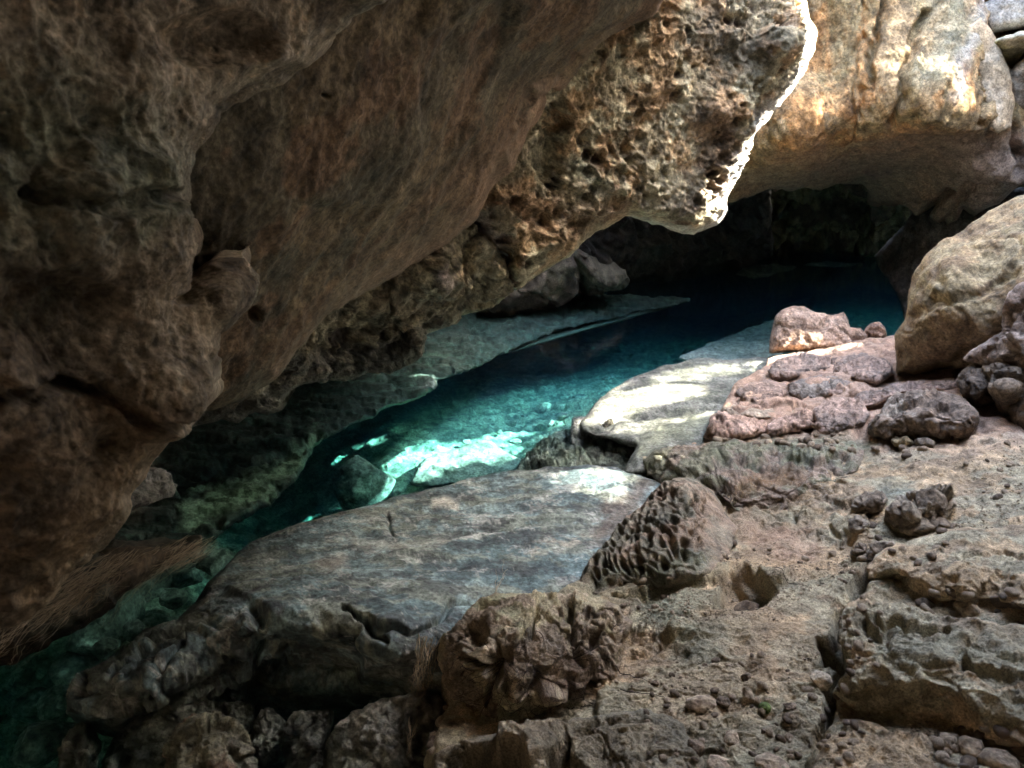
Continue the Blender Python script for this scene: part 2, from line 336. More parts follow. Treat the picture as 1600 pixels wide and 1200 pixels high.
# unseen added screen that blocks the sun, holes cut to shape its patches
U_ = np.array([D[1], -D[0], 0]); U_ /= np.linalg.norm(U_); V_ = np.cross(D, U_); V_ *= np.sign(V_[2])
GOBO = np.array([1.0, 5.5, .5]) - D * 9.5
def uv(p): p = np.asarray(p, float); return np.stack([p @ U_, p @ V_], -1)
def sunpatch(pts): return uv(np.array([at_z(x, y, q[0]) if len(q) and q[0] is not None else None for x, y, *q in pts]))
def P_z(pts, z): return uv(np.array([at_z(x, y, z) for x, y in pts]))
def P_Y(pts, Y): return uv(np.array([at_Y(x, y, Y) for x, y in pts]))
HOLES = [    # outline of each hole in the sun screen, and how open it is
    (P_z([(935, 648), (945, 622), (985, 606), (1040, 600), (1085, 604), (1095, 618), (1010, 636), (985, 650)], .08), .4),
    (P_z([(1020, 590), (1080, 572), (1150, 564), (1155, 580), (1090, 592), (1030, 600)], .08), .2),
    (P_z([(975, 664), (1000, 652), (1060, 648), (1110, 642), (1100, 655), (1040, 665), (1000, 680)], .08), .2),
    (P_z([(1200, 558), (1206, 542), (1235, 540), (1262, 546), (1330, 546), (1318, 553), (1265, 558), (1225, 566)], .19), .5),
    (P_z([(545, 712), (575, 696), (640, 688), (700, 680), (762, 676), (800, 690), (822, 712), (790, 732), (720, 752), (640, 768), (600, 778), (608, 740), (598, 716), (560, 718)], -.55), .3),
    (P_z([(765, 666), (800, 661), (865, 662), (872, 668), (845, 674), (790, 677)], -.5), .4),
    (P_z([(466, 772), (470, 750), (500, 738), (522, 728), (522, 742), (500, 752), (482, 775)], -.95), .9),
    (P_z([(403, 830), (404, 812), (414, 802), (422, 830)], -1.1), 1),
    (P_z([(1150, 430), (1158, 418), (1200, 414), (1240, 417), (1215, 424), (1200, 432), (1165, 434)], -.4), .6), (P_z([(1255, 414), (1290, 409), (1345, 411), (1335, 415), (1290, 416)], -.4), .6), (P_z([(1210, 434), (1240, 431), (1280, 430), (1240, 436)], -.4), .5),
    (uv([(1.2, 4.97, 1.18), (1.2, 5.75, 1.2), (1.6, 5.75, 1.5), (2.0, 5.75, 2.3), (2.0, 5.75, 3.1), (2.0, 5.10, 3.1), (2.0, 5.03, 2.3), (1.7, 4.90, 1.9), (1.5, 4.76, 1.75), (1.4, 4.78, 1.5), (1.3, 4.94, 1.35)]), .8),
    (uv([(3.7, 6.42, 2.05), (3.7, 6.54, 2.1), (3.7, 6.56, 3.1), (3.7, 6.46, 3.1), (3.7, 6.40, 2.6)]), .2),
    (P_z([(860, 742), (900, 734), (965, 732), (990, 745), (955, 790), (915, 800), (890, 770)], .06), .2),
]
def make_gobo():
    st = .03; c = uv(GOBO); us = np.arange(c[0] - 7.5, c[0] + 9, st)
    vs = np.arange(-5.6, 4.0, st); gu, gv = np.meshgrid(us, vs); sh = gu.shape
    cu = ((gu[:-1, :-1] + gu[1:, 1:]) / 2).ravel(); cv = ((gv[:-1, :-1] + gv[1:, 1:]) / 2).ravel(); q = np.stack([cu, cv, 0 * cu], -1)
    ju = cu + fbm(q, 3, 4, 5, .6) * .10; jv = cv + fbm(q, 3, 4, 6, .6) * .10; hole = np.zeros(len(cu), bool)
    dap = fbm(q, 30, 2, 11, .5); lv = np.sort(dap); ci = np.round(cu / st).astype(int) % 2; cj = np.round(cv / st).astype(int) % 2; rnd = np.array([[.0, .5], [.75, .25]])[ci, cj] + .01   # an even lattice of small holes that dims the sun
    for H, op in HOLES: hole |= poly_dist(ju, jv, H)[2] & ((dap <= lv[int(op * (len(lv) - 1))]) if op > .75 else (rnd < op))
    idx = np.arange(gu.size).reshape(sh); Q = np.stack([idx[:-1, :-1], idx[1:, :-1], idx[1:, 1:], idx[:-1, 1:]], -1).reshape(-1, 4)[~hole]
    g = np.stack([gu.ravel(), gv.ravel()], -1); base = GOBO - uv(GOBO)[0] * U_ - uv(GOBO)[1] * V_
    V = base + g[:, :1] * U_ + g[:, 1:] * V_
    V = V + D * (fbm(np.concatenate([g, g[:, :1] * 0], 1), .8, 5, 8, .6) * .5)[:, None]
    o = add_mesh('sun_gobo', V, [Q], M_rock, np.tile(np.array((.3, .25, .18)), (len(V), 1)))
    s = o.modifiers.new('thickness', 'SOLIDIFY'); s.thickness = .015
    return tag(o, kind='structure')
make_gobo()

# ================================================================== water
def make_water():
    m = bpy.data.materials.new('clear_water'); m.use_nodes = True; N = m.node_tree.nodes; L = m.node_tree.links; N.remove(N["Principled BSDF"])
    out = N["Material Output"]; tr = N.new("ShaderNodeBsdfTransparent"); gl = N.new("ShaderNodeBsdfGlossy"); gl.inputs["Roughness"].default_value = .015
    fr = N.new("ShaderNodeFresnel"); fr.inputs[0].default_value = 1.33; mx = N.new("ShaderNodeMixShader")
    tc = N.new("ShaderNodeTexCoord"); mp = N.new("ShaderNodeMapping"); mp.inputs["Scale"].default_value = (1.2, 2.2, 1); ns = N.new("ShaderNodeTexNoise"); ns.inputs["Scale"].default_value = 3.5; ns.inputs["Detail"].default_value = 3
    bp = N.new("ShaderNodeBump"); bp.inputs["Strength"].default_value = .12; bp.inputs["Distance"].default_value = .02
    L.new(tc.outputs["Object"], mp.inputs[0]); L.new(mp.outputs[0], ns.inputs["Vector"]); L.new(ns.outputs[0], bp.inputs["Height"]); L.new(bp.outputs[0], gl.inputs["Normal"]); L.new(bp.outputs[0], fr.inputs["Normal"])
    ge = N.new("ShaderNodeNewGeometry"); bf = N.new("ShaderNodeMath"); bf.operation = 'SUBTRACT'; bf.inputs[0].default_value = 1; L.new(ge.outputs["Backfacing"], bf.inputs[1])
    fm = N.new("ShaderNodeMath"); fm.operation = 'MULTIPLY'; L.new(fr.outputs[0], fm.inputs[0]); L.new(bf.outputs[0], fm.inputs[1])   # no total reflection on the way out
    L.new(fm.outputs[0], mx.inputs[0]); L.new(tr.outputs[0], mx.inputs[1]); L.new(gl.outputs[0], mx.inputs[2]); L.new(mx.outputs[0], out.inputs["Surface"])
    ab = N.new("ShaderNodeVolumeAbsorption"); ab.inputs["Color"].default_value = (0.0, .83, .89, 1); ab.inputs["Density"].default_value = .55
    sc = N.new("ShaderNodeVolumeScatter"); sc.inputs["Color"].default_value = (.16, .48, .9, 1); sc.inputs["Density"].default_value = .018; sc.inputs["Anisotropy"].default_value = .2
    ad = N.new("ShaderNodeAddShader"); L.new(ab.outputs[0], ad.inputs[0]); L.new(sc.outputs[0], ad.inputs[1]); L.new(ad.outputs[0], out.inputs["Volume"])
    lo, hi = (-5, .2, -3), (8.6, 17.2, 0)
    V = [(x, y, z) for z in (lo[2], hi[2]) for y in (lo[1], hi[1]) for x in (lo[0], hi[0])]
    F = np.array([[0, 2, 3, 1], [4, 5, 7, 6], [0, 1, 5, 4], [2, 6, 7, 3], [0, 4, 6, 2], [1, 3, 7, 5]])
    o = add_mesh('water', V, [F], m, smooth=False); return tag(o, kind='structure')
make_water()

# ================================================================== pigments
BR = [(.20, .145, .09), (.27, .20, .125), (.13, .105, .065), (.24, .215, .15)]
def pg(cols, scale=1.5, seed=1, wet=0, extra=None, stretch=(1, 1, 1), cavity=None):
    def f(P, X, Yp, h):
        c = palette(P, cols, scale, seed, stretch); w_ = np.full(len(P), float(wet))
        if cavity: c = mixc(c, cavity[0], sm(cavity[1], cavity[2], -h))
        if extra: c, w_ = extra(P, X, Yp, h, c, w_)
        return c, w_
    return f
def stroke(X, Yp, pts, width, seed=0, jit=14, closed=False):
    q = np.stack([X, Yp, 0 * X], -1); jx = fbm(q, 1 / 40., 5, seed, .65) * jit * 2; jy = fbm(q, 1 / 40., 5, seed + 3, .65) * jit * 2
    d, _, i_ = poly_dist(X + jx, Yp + jy, pts, closed)
    if closed: d = np.where(i_, 0, d)
    return 1 - sm(0, width, d)

# ================================================================== pool bottom
POOLB = [(-400, 1500), (-400, 760), (100, 600), (500, 480), (850, 425), (1500, 392), (1500, 620), (1150, 800), (800, 1100), (500, 1500)]
def pool_paint(P, X, Yp, h):
    c = palette(P, [(.32, .37, .26), (.44, .48, .35), (.18, .22, .16)], 4, 5)
    return mixc(c, (.07, .08, .06), sm(7.5, 9.5, P[:, 1]) * .8), np.zeros(len(P))     # darkness of the unlit inner pool painted into the bottom colour
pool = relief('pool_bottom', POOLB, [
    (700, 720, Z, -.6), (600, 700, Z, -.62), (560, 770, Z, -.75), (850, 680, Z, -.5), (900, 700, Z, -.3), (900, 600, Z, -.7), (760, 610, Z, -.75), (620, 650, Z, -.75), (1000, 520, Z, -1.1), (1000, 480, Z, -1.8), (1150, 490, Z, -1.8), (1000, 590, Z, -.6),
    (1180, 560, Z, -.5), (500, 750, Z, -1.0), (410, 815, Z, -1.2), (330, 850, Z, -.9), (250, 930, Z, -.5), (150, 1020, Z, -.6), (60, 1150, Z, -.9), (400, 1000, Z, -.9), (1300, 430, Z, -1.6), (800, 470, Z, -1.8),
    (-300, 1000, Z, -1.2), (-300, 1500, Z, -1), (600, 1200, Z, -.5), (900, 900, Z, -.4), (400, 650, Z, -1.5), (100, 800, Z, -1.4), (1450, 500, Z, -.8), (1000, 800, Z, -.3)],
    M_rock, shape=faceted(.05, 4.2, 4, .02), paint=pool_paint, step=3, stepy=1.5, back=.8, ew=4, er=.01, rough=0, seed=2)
tag(pool, kind='structure')

# ================================================================== rocks of the overhang
def near_extra(P, X, Yp, h, c, w_):
    m = stroke(X, Yp, [(60, 150), (200, 250), (60, 330)], 170, 3, 40); c = mixc(c, (.24, .245, .155), m * .6)
    m = stroke(X, Yp, [(120, 820), (60, 940), (200, 700)], 90, 4, 20); c = mixc(c, (.48, .34, .19), m * .7)
    m = stroke(X, Yp, [(20, 420), (150, 470), (100, 560)], 70, 5, 30); c = mixc(c, (.10, .075, .045), m * .6)
    return c, w_
rk = relief('rock_outcrop', [(620, -120), (600, 2), (560, 22), (520, 58), (485, 95), (440, 130), (398, 152), (350, 176), (340, 200), (322, 228), (300, 250), (283, 280), (268, 325), (283, 355), (297, 385), (292, 425), (282, 455),
     (330, 400), (372, 398), (392, 432), (376, 480), (350, 512), (328, 524), (326, 560), (312, 600), (282, 640), (262, 680), (240, 712), (212, 745), (190, 775), (184, 808), (160, 850), (142, 868), (120, 892), (98, 905), (88, 935), (62, 962), (15, 978), (-60, 985), (-500, 1000), (-500, -120)],
    [(600, 0, 1.55), (350, 180, 1.35), (290, 330, 1.3), (380, 440, 1.45), (320, 580, 1.25), (200, 770, 1.15), (80, 940, 1.05), (150, 400, 1.05), (150, 200, 1.1), (0, 0, 1.0), (300, 20, 1.3), (0, 700, .95), (150, 600, 1.08), (-400, 0, .9), (-400, 900, .9), (0, 950, 1.0)],
    M_near, shape=lambda P, X, Yp, dd: rocky(.085, 2.2, 6, .15)(P, X, Yp, dd) + pitted(.014, 14, 5, .025, 5)(P, X, Yp, dd),
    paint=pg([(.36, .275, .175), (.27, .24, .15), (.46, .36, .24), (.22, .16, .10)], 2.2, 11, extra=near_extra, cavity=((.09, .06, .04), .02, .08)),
    step=3, back=1.2, ew=46, er=.16, rough=7, seed=11, crag=.004,
    feats=[('lump', 360, 450, 60, 75, .06), ('crack', [(283, 400), (288, 440), (282, 470)], .04, 12), ('lump', 200, 330, 150, 120, .05), ('lump', 90, 510, 130, 90, -.07), ('lump', 250, 620, 100, 70, .05),
           ('crack', [(0, 620), (120, 600), (200, 640), (270, 645)], .06, 14), ('lump', 40, 560, 60, 50, .05), ('lump', 100, 780, 160, 90, .04), ('lump', 330, 60, 110, 50, -.06), ('crack', [(60, 300), (160, 330), (250, 300)], .03, 20), ('lump', 430, 90, 40, 25, .03)])
tag(rk, 'dark mossy brown rock mass close to the viewer, filling the left edge', 'rock outcrop')

def slab_shape(P, X, Yp, dd):
    u = (X * .8 - Yp * .6); v = (X * .6 + Yp * .8)        # long shallow flakes that run up to the right
    q = P * np.array([1., 1., 1.]) @ np.array([[.55, .4, 0], [-.3, 1.4, 0], [-.5, .4, 1.6]])
    f1, f2, i1 = worley(q + .2 * np.stack([fbm(P, 1.5, 4, k) for k in range(3)], -1), 1.5, 7)
    return .05 * (i1 - .5) * sm(0, .12, f2 - f1) * .8 + .018 * fbm(P, 5, 5, 10, .6, True) + .07 * fbm(P, 1.1, 7, 8, .5) + .008 * fbm(q, 14, 4, 9)
rk = relief('rock_overhang', [(1110, -140), (1042, -10), (1018, 22), (990, 38), (945, 62), (925, 80), (900, 118), (880, 138), (862, 150), (848, 178), (832, 205), (815, 235), (800, 262), (775, 285), (762, 310), (742, 345), (722, 362), (700, 378), (668, 398), (640, 416), (600, 440), (560, 462), (520, 488), (492, 510), (470, 535), (450, 562), (436, 585), (410, 602), (380, 622), (330, 640), (300, 650), (262, 690), (235, 725), (120, 760), (60, 500), (60, -140)],
    [(1050, 0, 3.7), (860, 150, 3.7), (742, 345, 3.7), (570, 460, 3.2), (430, 590, 2.7), (280, 660, 2.3), (330, 300, 1.9), (620, 0, 2.2), (700, 150, 2.65), (450, 350, 2.2), (100, 300, 1.6), (100, 700, 1.9), (850, 0, 2.8), (1000, -100, 3.2)],
    M_smooth, shape=slab_shape, paint=pg([(.125, .09, .05), (.155, .11, .06), (.10, .08, .048), (.14, .088, .048)], 1.6, 21, extra=lambda P, X, Yp, h, c, w_: (mixc(c, (.25, .16, .10), stroke(X, Yp, [(860, 150), (740, 345), (560, 460), (430, 590)], 50, 6) * .6), w_)),
    step=3, back=1.5, ew=26, er=.12, rough=4, seed=12, crag=.003,
    feats=[('lump', 396, 488, 16, 12, -.12), ('lump', 1000, 150, 60, 40, .0), ('crack', [(860, 150), (800, 190), (830, 140), (900, 90)], .03, 10), ('lump', 505, 150, 8, 6, -.03),
           ('up', [(820, 240), (870, 180), (890, 200), (860, 300), (800, 330)], .03, 14)])
tag(rk, 'smooth dark brown slanting rock slab overhanging between the near rock and the pitted rock', 'rock overhang')

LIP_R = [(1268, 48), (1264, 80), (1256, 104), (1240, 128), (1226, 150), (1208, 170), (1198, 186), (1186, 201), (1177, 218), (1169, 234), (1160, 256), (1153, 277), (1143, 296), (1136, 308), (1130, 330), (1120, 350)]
def lip_shape(P, X, Yp, dd):
    a = pitted(.075, 9, 15, .07, 1.6)(P, X, Yp, dd)
    m = sm(0, 70, 330 + 60 * (X - 1000) / 120 - 0 * X - Yp) if False else 1.0
    under = stroke(X, Yp, [(985, 342), (1040, 356), (1085, 366), (1112, 352)], 26, 2, 3)
    top = sm(260, 120, Yp) * .5
    return a * (1 - .9 * under) * (1 - .25 * top) + .014 * (1 - under) * (fbm(P, 22, 4, 17, .75, True) + .8 * fbm(P, 7, 4, 18, .6, True))
def lip_extra(P, X, Yp, h, c, w_):
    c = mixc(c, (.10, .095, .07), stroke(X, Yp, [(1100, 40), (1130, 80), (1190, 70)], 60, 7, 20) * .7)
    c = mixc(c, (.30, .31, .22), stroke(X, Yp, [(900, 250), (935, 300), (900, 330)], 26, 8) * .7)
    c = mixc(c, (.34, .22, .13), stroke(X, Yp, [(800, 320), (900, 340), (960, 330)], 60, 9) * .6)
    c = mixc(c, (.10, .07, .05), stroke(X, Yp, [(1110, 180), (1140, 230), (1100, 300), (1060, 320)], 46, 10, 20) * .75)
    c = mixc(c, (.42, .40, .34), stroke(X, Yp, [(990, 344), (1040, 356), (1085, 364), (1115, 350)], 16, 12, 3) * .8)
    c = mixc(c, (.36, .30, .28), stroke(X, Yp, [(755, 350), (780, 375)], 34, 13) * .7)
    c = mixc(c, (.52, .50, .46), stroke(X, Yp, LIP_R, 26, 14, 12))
    return c, w_
rk = relief('pitted_overhang', [(742, 345), (752, 362), (772, 380), (790, 398), (800, 432), (806, 450), (822, 446), (836, 434), (849, 424), (871, 407), (890, 401), (905, 382), (918, 372), (931, 365), (955, 350), (980, 340), (1007, 345), (1037, 352), (1060, 362), (1085, 369), (1105, 358)] + LIP_R[::-1] + [(1256, 12), (1250, -10), (1245, -140), (860, -140), (800, 100), (700, 300), (690, 350)],
    [(760, 380, 3.85), (820, 440, 4.0), (900, 380, 4.35), (1085, 368, 4.9), (1130, 310, 5.0), (1250, 50, 5.1), (1150, 0, 4.75), (1000, 0, 4.3), (880, 130, 4.0), (820, 250, 3.95), (1000, 200, 4.4), (1100, 250, 4.75), (1010, 320, 4.6), (900, -120, 3.9), (1240, -120, 5.1), (1180, 120, 4.8), (1230, 60, 4.85)],
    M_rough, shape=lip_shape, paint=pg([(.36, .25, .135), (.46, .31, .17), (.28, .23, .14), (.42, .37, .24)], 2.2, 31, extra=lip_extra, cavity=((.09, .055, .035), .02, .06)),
    step=2.2, back=.7, ew=34, er=.30, rough=5, seed=13,
    feats=[('lump', 880, 170, 9, 20, .08), ('crack', [(868, 170), (872, 260)], .06, 9), ('lump', 884, 200, 9, 60, .05), ('up', [(845, 190), (870, 200), (880, 300), (850, 290), (830, 260)], -.08, 14), ('lump', 1120, 110, 70, 60, -.06), ('up', [(1195, 150), (1215, 40), (1225, -60), (1300, -60), (1290, 100), (1220, 190)], .03, 24),
           ('lump', 1225, 60, 26, 30, .05), ('crack', [(742, 345), (800, 360), (830, 330)], .02, 8), ('lump', 1050, 220, 90, 80, -.07), ('lump', 1140, 160, 50, 60, .06), ('lump', 930, 280, 60, 60, .05), ('lump', 1180, 60, 24, 60, -.06), ('lump', 1085, 330, 60, 30, .05)])
tag(rk, 'brown pitted limestone overhang with a sunlit white right edge', 'rock overhang')

def low_extra(P, X, Yp, h, c, w_):
    c = mixc(c, (.12, .12, .105), stroke(X, Yp, [(470, 570), (560, 575), (640, 560), (690, 520), (400, 640), (300, 680)], 34, 8, 16) * .8)
    c = mixc(c, (.40, .33, .29), stroke(X, Yp, [(680, 420), (690, 440)], 18, 9) * .8)
    return c, w_
rk = relief('rock_ledge', [(742, 343), (752, 362), (772, 380), (791, 398), (801, 432), (804, 452), (790, 462), (775, 471), (752, 478), (730, 484), (716, 500), (700, 512), (670, 521), (664, 540), (660, 556), (647, 566), (630, 572), (610, 584), (588, 582), (565, 588), (530, 596), (505, 602), (470, 600), (448, 612), (434, 642), (420, 650), (395, 640), (370, 652), (330, 660), (290, 668), (262, 686), (225, 712), (190, 700), (220, 600), (440, 480), (640, 370)],
    [(742, 350, 3.95), (800, 450, 4.15), (730, 480, 4.15), (660, 550, 3.95), (600, 480, 3.75), (680, 420, 3.75), (560, 585, 3.7), (470, 600, 3.3), (500, 530, 3.35), (400, 645, 2.95), (250, 690, 2.6), (300, 650, 2.65), (620, 580, 4.0)],
    M_rough, shape=lambda P, X, Yp, dd: faceted(.09, 3.2, 23, .03)(P, X, Yp, dd) + pitted(.045, 11, 25, .03, 3)(P, X, Yp, dd) * sm(380, 560, Yp),
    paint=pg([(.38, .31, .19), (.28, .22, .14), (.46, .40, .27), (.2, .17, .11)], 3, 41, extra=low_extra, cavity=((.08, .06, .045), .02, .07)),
    step=2.2, back=.8, ew=22, er=.16, rough=6, seed=14,
    feats=[('lump', 690, 430, 60, 50, .09), ('lump', 745, 420, 30, 40, -.07), ('lump', 600, 470, 60, 40, .06), ('crack', [(500, 555), (600, 560), (690, 500)], .05, 12), ('lump', 770, 430, 26, 30, .07), ('lump', 560, 530, 50, 26, -.06), ('up', [(412, 590), (455, 585), (440, 630), (420, 640)], -.08, 8)])
tag(rk, 'yellow brown craggy ledge hanging low over the water, just below the pitted overhang', 'rock ledge')

# added shelf that stands in for rock mirrored in the water
def shelf_paint(P, X, Yp, h):
    c = palette(P, [(.050, .095, .080), (.080, .14, .11), (.028, .05, .043), (.06, .085, .07)], 2.6, 51, (1, 2, 1))
    c = mixc(c, (.22, .34, .22), stroke(X, Yp, [(490, 692), (440, 730), (380, 770), (300, 800)], 34, 4, 14) * .75)
    c = mixc(c, (.42, .46, .42), stroke(X, Yp, [(660, 604), (678, 596)], 9, 5, 2) * .9)  # highlight on the shelf tip painted into the colour
    return c, np.zeros(len(P))
rk = relief('reflection_shelf', [(120, 700), (300, 600), (480, 550), (650, 500), (735, 462), (860, 455), (960, 460), (1040, 462), (1086, 468), (1040, 478), (1000, 487), (965, 494), (930, 502), (890, 510), (860, 520), (820, 536), (790, 548), (760, 566), (735, 578), (700, 586), (679, 592), (682, 602), (668, 614), (640, 624), (615, 630), (580, 650), (540, 668), (510, 684), (490, 688), (488, 706), (478, 726), (466, 748), (444, 766), (424, 786), (400, 800), (370, 818), (337, 839), (290, 860), (200, 900), (80, 930)],
    [(1080, 469, Z, -.06), (950, 490, Z, -.08), (800, 540, Z, -.08), (680, 600, Z, -.06), (620, 620, Z, -.09), (500, 682, Z, -.08), (430, 775, Z, -.11), (337, 839, Z, -.12), (480, 600, Z, -.03), (300, 690, Z, -.03), (180, 800, Z, -.05), (650, 545, Z, -.04), (750, 490, Z, -.04), (900, 465, Z, -.04), (150, 900, Z, -.08)],
    M_rock, shape=lambda P, X, Yp, dd: np.minimum(.02, faceted(.07, 2.6, 33, .03, (1, 2.4, 1))(P, X, Yp, dd)) - .01, paint=shelf_paint, step=2.6, back=.35, ew=14, er=.12, rough=3, seed=15,
    feats=[('crack', [(280, 760), (340, 730), (420, 715), (500, 680)], .05, 10), ('crack', [(200, 790), (270, 750), (290, 700)], .04, 8)])
tag(rk, 'green tinted shelf added just under the water, standing in for a reflection along the left side of the pool', 'rock shelf')

rk = relief('root_covered_rock', [(318, 838), (312, 856), (290, 872), (262, 888), (240, 902), (205, 928), (180, 945), (150, 966), (110, 990), (70, 1012), (30, 1034), (0, 1040), (-60, 1046), (-400, 1080), (-400, 880), (0, 860), (90, 850), (150, 838), (210, 846), (270, 848)],
    [(340, 835, 2.75), (240, 890, 2.25), (150, 950, 2.0), (0, 1030, 1.75), (150, 860, 2.3), (0, 900, 1.9), (-300, 1000, 1.5)],
    M_smooth, shape=rocky(.02, 4, 61), paint=pg([(.06, .042, .026), (.09, .065, .04), (.05, .045, .03)], 4, 61), step=3, back=.5, ew=34, er=.22, rough=6, seed=16)
tag(rk, 'dark brown rock wedge draped with fine hair roots, low at the left edge', 'rock'); rootrock = rk
rk = relief('grey_rock', [(150, 800), (190, 750), (225, 728), (262, 742), (276, 760), (268, 776), (250, 782), (225, 790), (200, 800), (170, 812)], [(270, 765, 2.5), (180, 800, 2.1), (220, 740, 2.4)],
    M_rock, shape=faceted(.03, 8, 5, .01, (1, 1, 3)), paint=pg([(.22, .21, .18), (.3, .29, .26), (.15, .14, .12)], 8, 66), step=2.5, back=.3, ew=8, er=.04, rough=3, seed=17)
tag(rk, 'small grey flaky rock jutting out from behind the near rock mass at the left', 'rock')

# ================================================================== orange wall across the cave mouth
def wall_shape(P, X, Yp, dd):
    face = sm(330, 240, Yp - 0 * X + 0)
    q = P * np.array([1.6, 1.6, .4]); v = .018 * fbm(q, 2.6, 5, 71, .5, True) + .026 * fbm(P * np.array([1, 1, .3]), 9, 4, 76, .6, True)
    a = .05 * fbm(P, 2.0, 6, 72, .5) + .018 * fbm(P * np.array([1, 1, .6]), 9, 5, 73, .6, True) + v
    f1, f2, _ = worley(P, 7, 74)
    return a - .03 * (1 - sm(.08, .3, f1)) * sm(0, .2, fbm(P, 1.5, 3, 75))
def wall_extra(P, X, Yp, h, c, w_):
    n = fbm(P * np.array([2.2, 2.2, .35]), 2, 5, 78, .6)
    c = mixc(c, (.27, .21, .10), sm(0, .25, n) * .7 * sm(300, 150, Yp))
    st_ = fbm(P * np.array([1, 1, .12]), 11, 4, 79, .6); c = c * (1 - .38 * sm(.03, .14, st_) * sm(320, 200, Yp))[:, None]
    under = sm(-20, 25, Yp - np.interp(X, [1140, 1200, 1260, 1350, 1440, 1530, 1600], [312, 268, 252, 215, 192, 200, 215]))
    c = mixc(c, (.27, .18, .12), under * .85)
    c = mixc(c, (.34, .22, .13), stroke(X, Yp, [(1160, 290), (1220, 245), (1280, 235)], 34, 80) * .7)
    c = mixc(c, (.17, .10, .08), stroke(X, Yp, [(1350, 265), (1385, 262)], 12, 81) * .7)
    c = mixc(c, (.27, .26, .17), stroke(X, Yp, [(1470, -20), (1480, 60), (1440, 120)], 40, 82) * .7)
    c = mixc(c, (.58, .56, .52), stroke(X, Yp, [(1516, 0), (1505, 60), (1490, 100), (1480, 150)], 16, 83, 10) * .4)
    c = mixc(c, (.36, .29, .24), stroke(X, Yp, [(1520, 250), (1600, 230), (1540, 330)], 60, 84) * .5)
    return c, w_
rk = relief('orange_rock_wall', [(1080, -160), (1080, 345), (1128, 316), (1150, 312), (1172, 306), (1200, 297), (1230, 294), (1262, 290), (1285, 294), (1310, 289), (1345, 286), (1355, 297), (1358, 308), (1378, 316), (1408, 318), (1422, 326), (1434, 340), (1448, 332), (1462, 340), (1480, 352), (1497, 340), (1508, 322), (1528, 330), (1560, 318), (1590, 290), (1640, 270), (2100, 250), (2100, -160)],
    [(1150, 300, 7.7), (1150, 200, 7.25), (1200, 258, 7.2), (1200, 100, 7.0), (1200, 292, 8.2), (1260, 245, 7.05), (1300, 0, 6.9), (1300, 120, 6.9), (1350, 208, 6.85), (1440, 186, 6.6), (1340, 285, 8.8), (1260, 288, 8.5), (1440, 335, 8.4), (1450, 260, 7.7), (1350, 250, 7.8), (1530, 195, 6.75), (1560, 300, 7.4), (1550, 100, 7.1), (1600, 0, 7.4), (1650, 200, 7.3), (2000, 0, 7.2), (2000, 230, 7.2)],
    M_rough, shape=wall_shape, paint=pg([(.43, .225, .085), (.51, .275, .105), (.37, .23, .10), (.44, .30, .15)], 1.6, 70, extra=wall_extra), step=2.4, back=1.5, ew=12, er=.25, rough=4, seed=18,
    feats=[('crack', [(1378, -40), (1372, 40), (1356, 110), (1345, 180)], .10, 8), ('crack', [(1448, 30), (1425, 70), (1412, 130), (1400, 190)], .12, 10), ('lump', 1425, 120, 14, 60, .05), ('crack', [(1340, -20), (1350, 60), (1330, 150), (1338, 210)], .04, 5),
           ('up', [(1440, -60), (1515, -60), (1530, 60), (1525, 130), (1560, 190), (1520, 200), (1440, 190), (1440, 120), (1465, 60)], .09, 22), ('crack', [(1512, 110), (1528, 150), (1530, 190)], .12, 7), ('lump', 1505, 60, 16, 80, .06),
           ('crack', [(1530, -60), (1545, 100), (1580, 200), (1590, 260)], .15, 14), ('crack', [(1480, 350), (1500, 300), (1560, 280)], .08, 10), ('lump', 1560, 260, 60, 30, .1), ('lump', 1420, 300, 40, 20, .06), ('crack', [(1440, 345), (1450, 318), (1475, 300)], .2, 9), ('lump', 1250, 180, 60, 70, .05)])
tag(rk, 'tall orange limestone wall with vertical grooves at the upper right, behind the pitted overhang', 'rock wall')
def column(name, ol, ctrl, cols, label, seed, cat='flowstone', ew=18, er=.18, feats=()):
    rk = relief(name, ol, ctrl, M_smooth, shape=lambda P, X, Yp, dd: .03 * fbm(P * np.array([1, 1, .4]), 3, 5, seed, .5) + .008 * fbm(P, 20, 4, seed + 1), paint=pg(cols, 2.5, seed), step=2.4, back=.5, ew=ew, er=er, rough=2.5, seed=seed, feats=feats)
    tag(rk, label, cat); return rk
column('flowstone_curtain', [(1508, 70), (1516, 98), (1530, 122), (1538, 150), (1544, 178), (1546, 202), (1560, 210), (1582, 200), (1584, 160), (1580, 120), (1572, 98), (1562, 76), (1548, 46), (1530, 26), (1514, 40)],
    [(1520, 50, 6.75), (1560, 190, 6.7), (1545, 120, 6.75), (1565, 110, 6.75)], [(.34, .25, .15), (.42, .33, .22)], 'thin pale curtain of flowstone hanging beside the bright sunlit streak on the wall', 86, ew=16, er=.05)
column('rounded_flowstone', [(1536, 70), (1560, 62), (1590, 50), (1640, 40), (1700, 60), (1700, 90), (1640, 70), (1602, 78), (1592, 95), (1575, 108), (1556, 106), (1540, 95)],
    [(1550, 80, 6.85), (1600, 70, 6.75), (1690, 70, 6.8)], [(.33, .30, .15), (.28, .25, .15), (.38, .34, .24)], 'rounded yellowish flowstone knob near the upper right corner', 88)
column('grey_flowstone', [(1528, 8), (1560, -5), (1580, -160), (1900, -160), (1900, 120), (1640, 60), (1600, 42), (1570, 48), (1545, 56), (1534, 40), (1522, 25)],
    [(1550, 20, 6.95), (1600, 0, 6.85), (1800, 0, 6.8), (1700, 80, 6.8)], [(.34, .30, .24), (.42, .37, .30), (.26, .22, .17)], 'smooth pale grey flowstone mass in the upper right corner', 90)
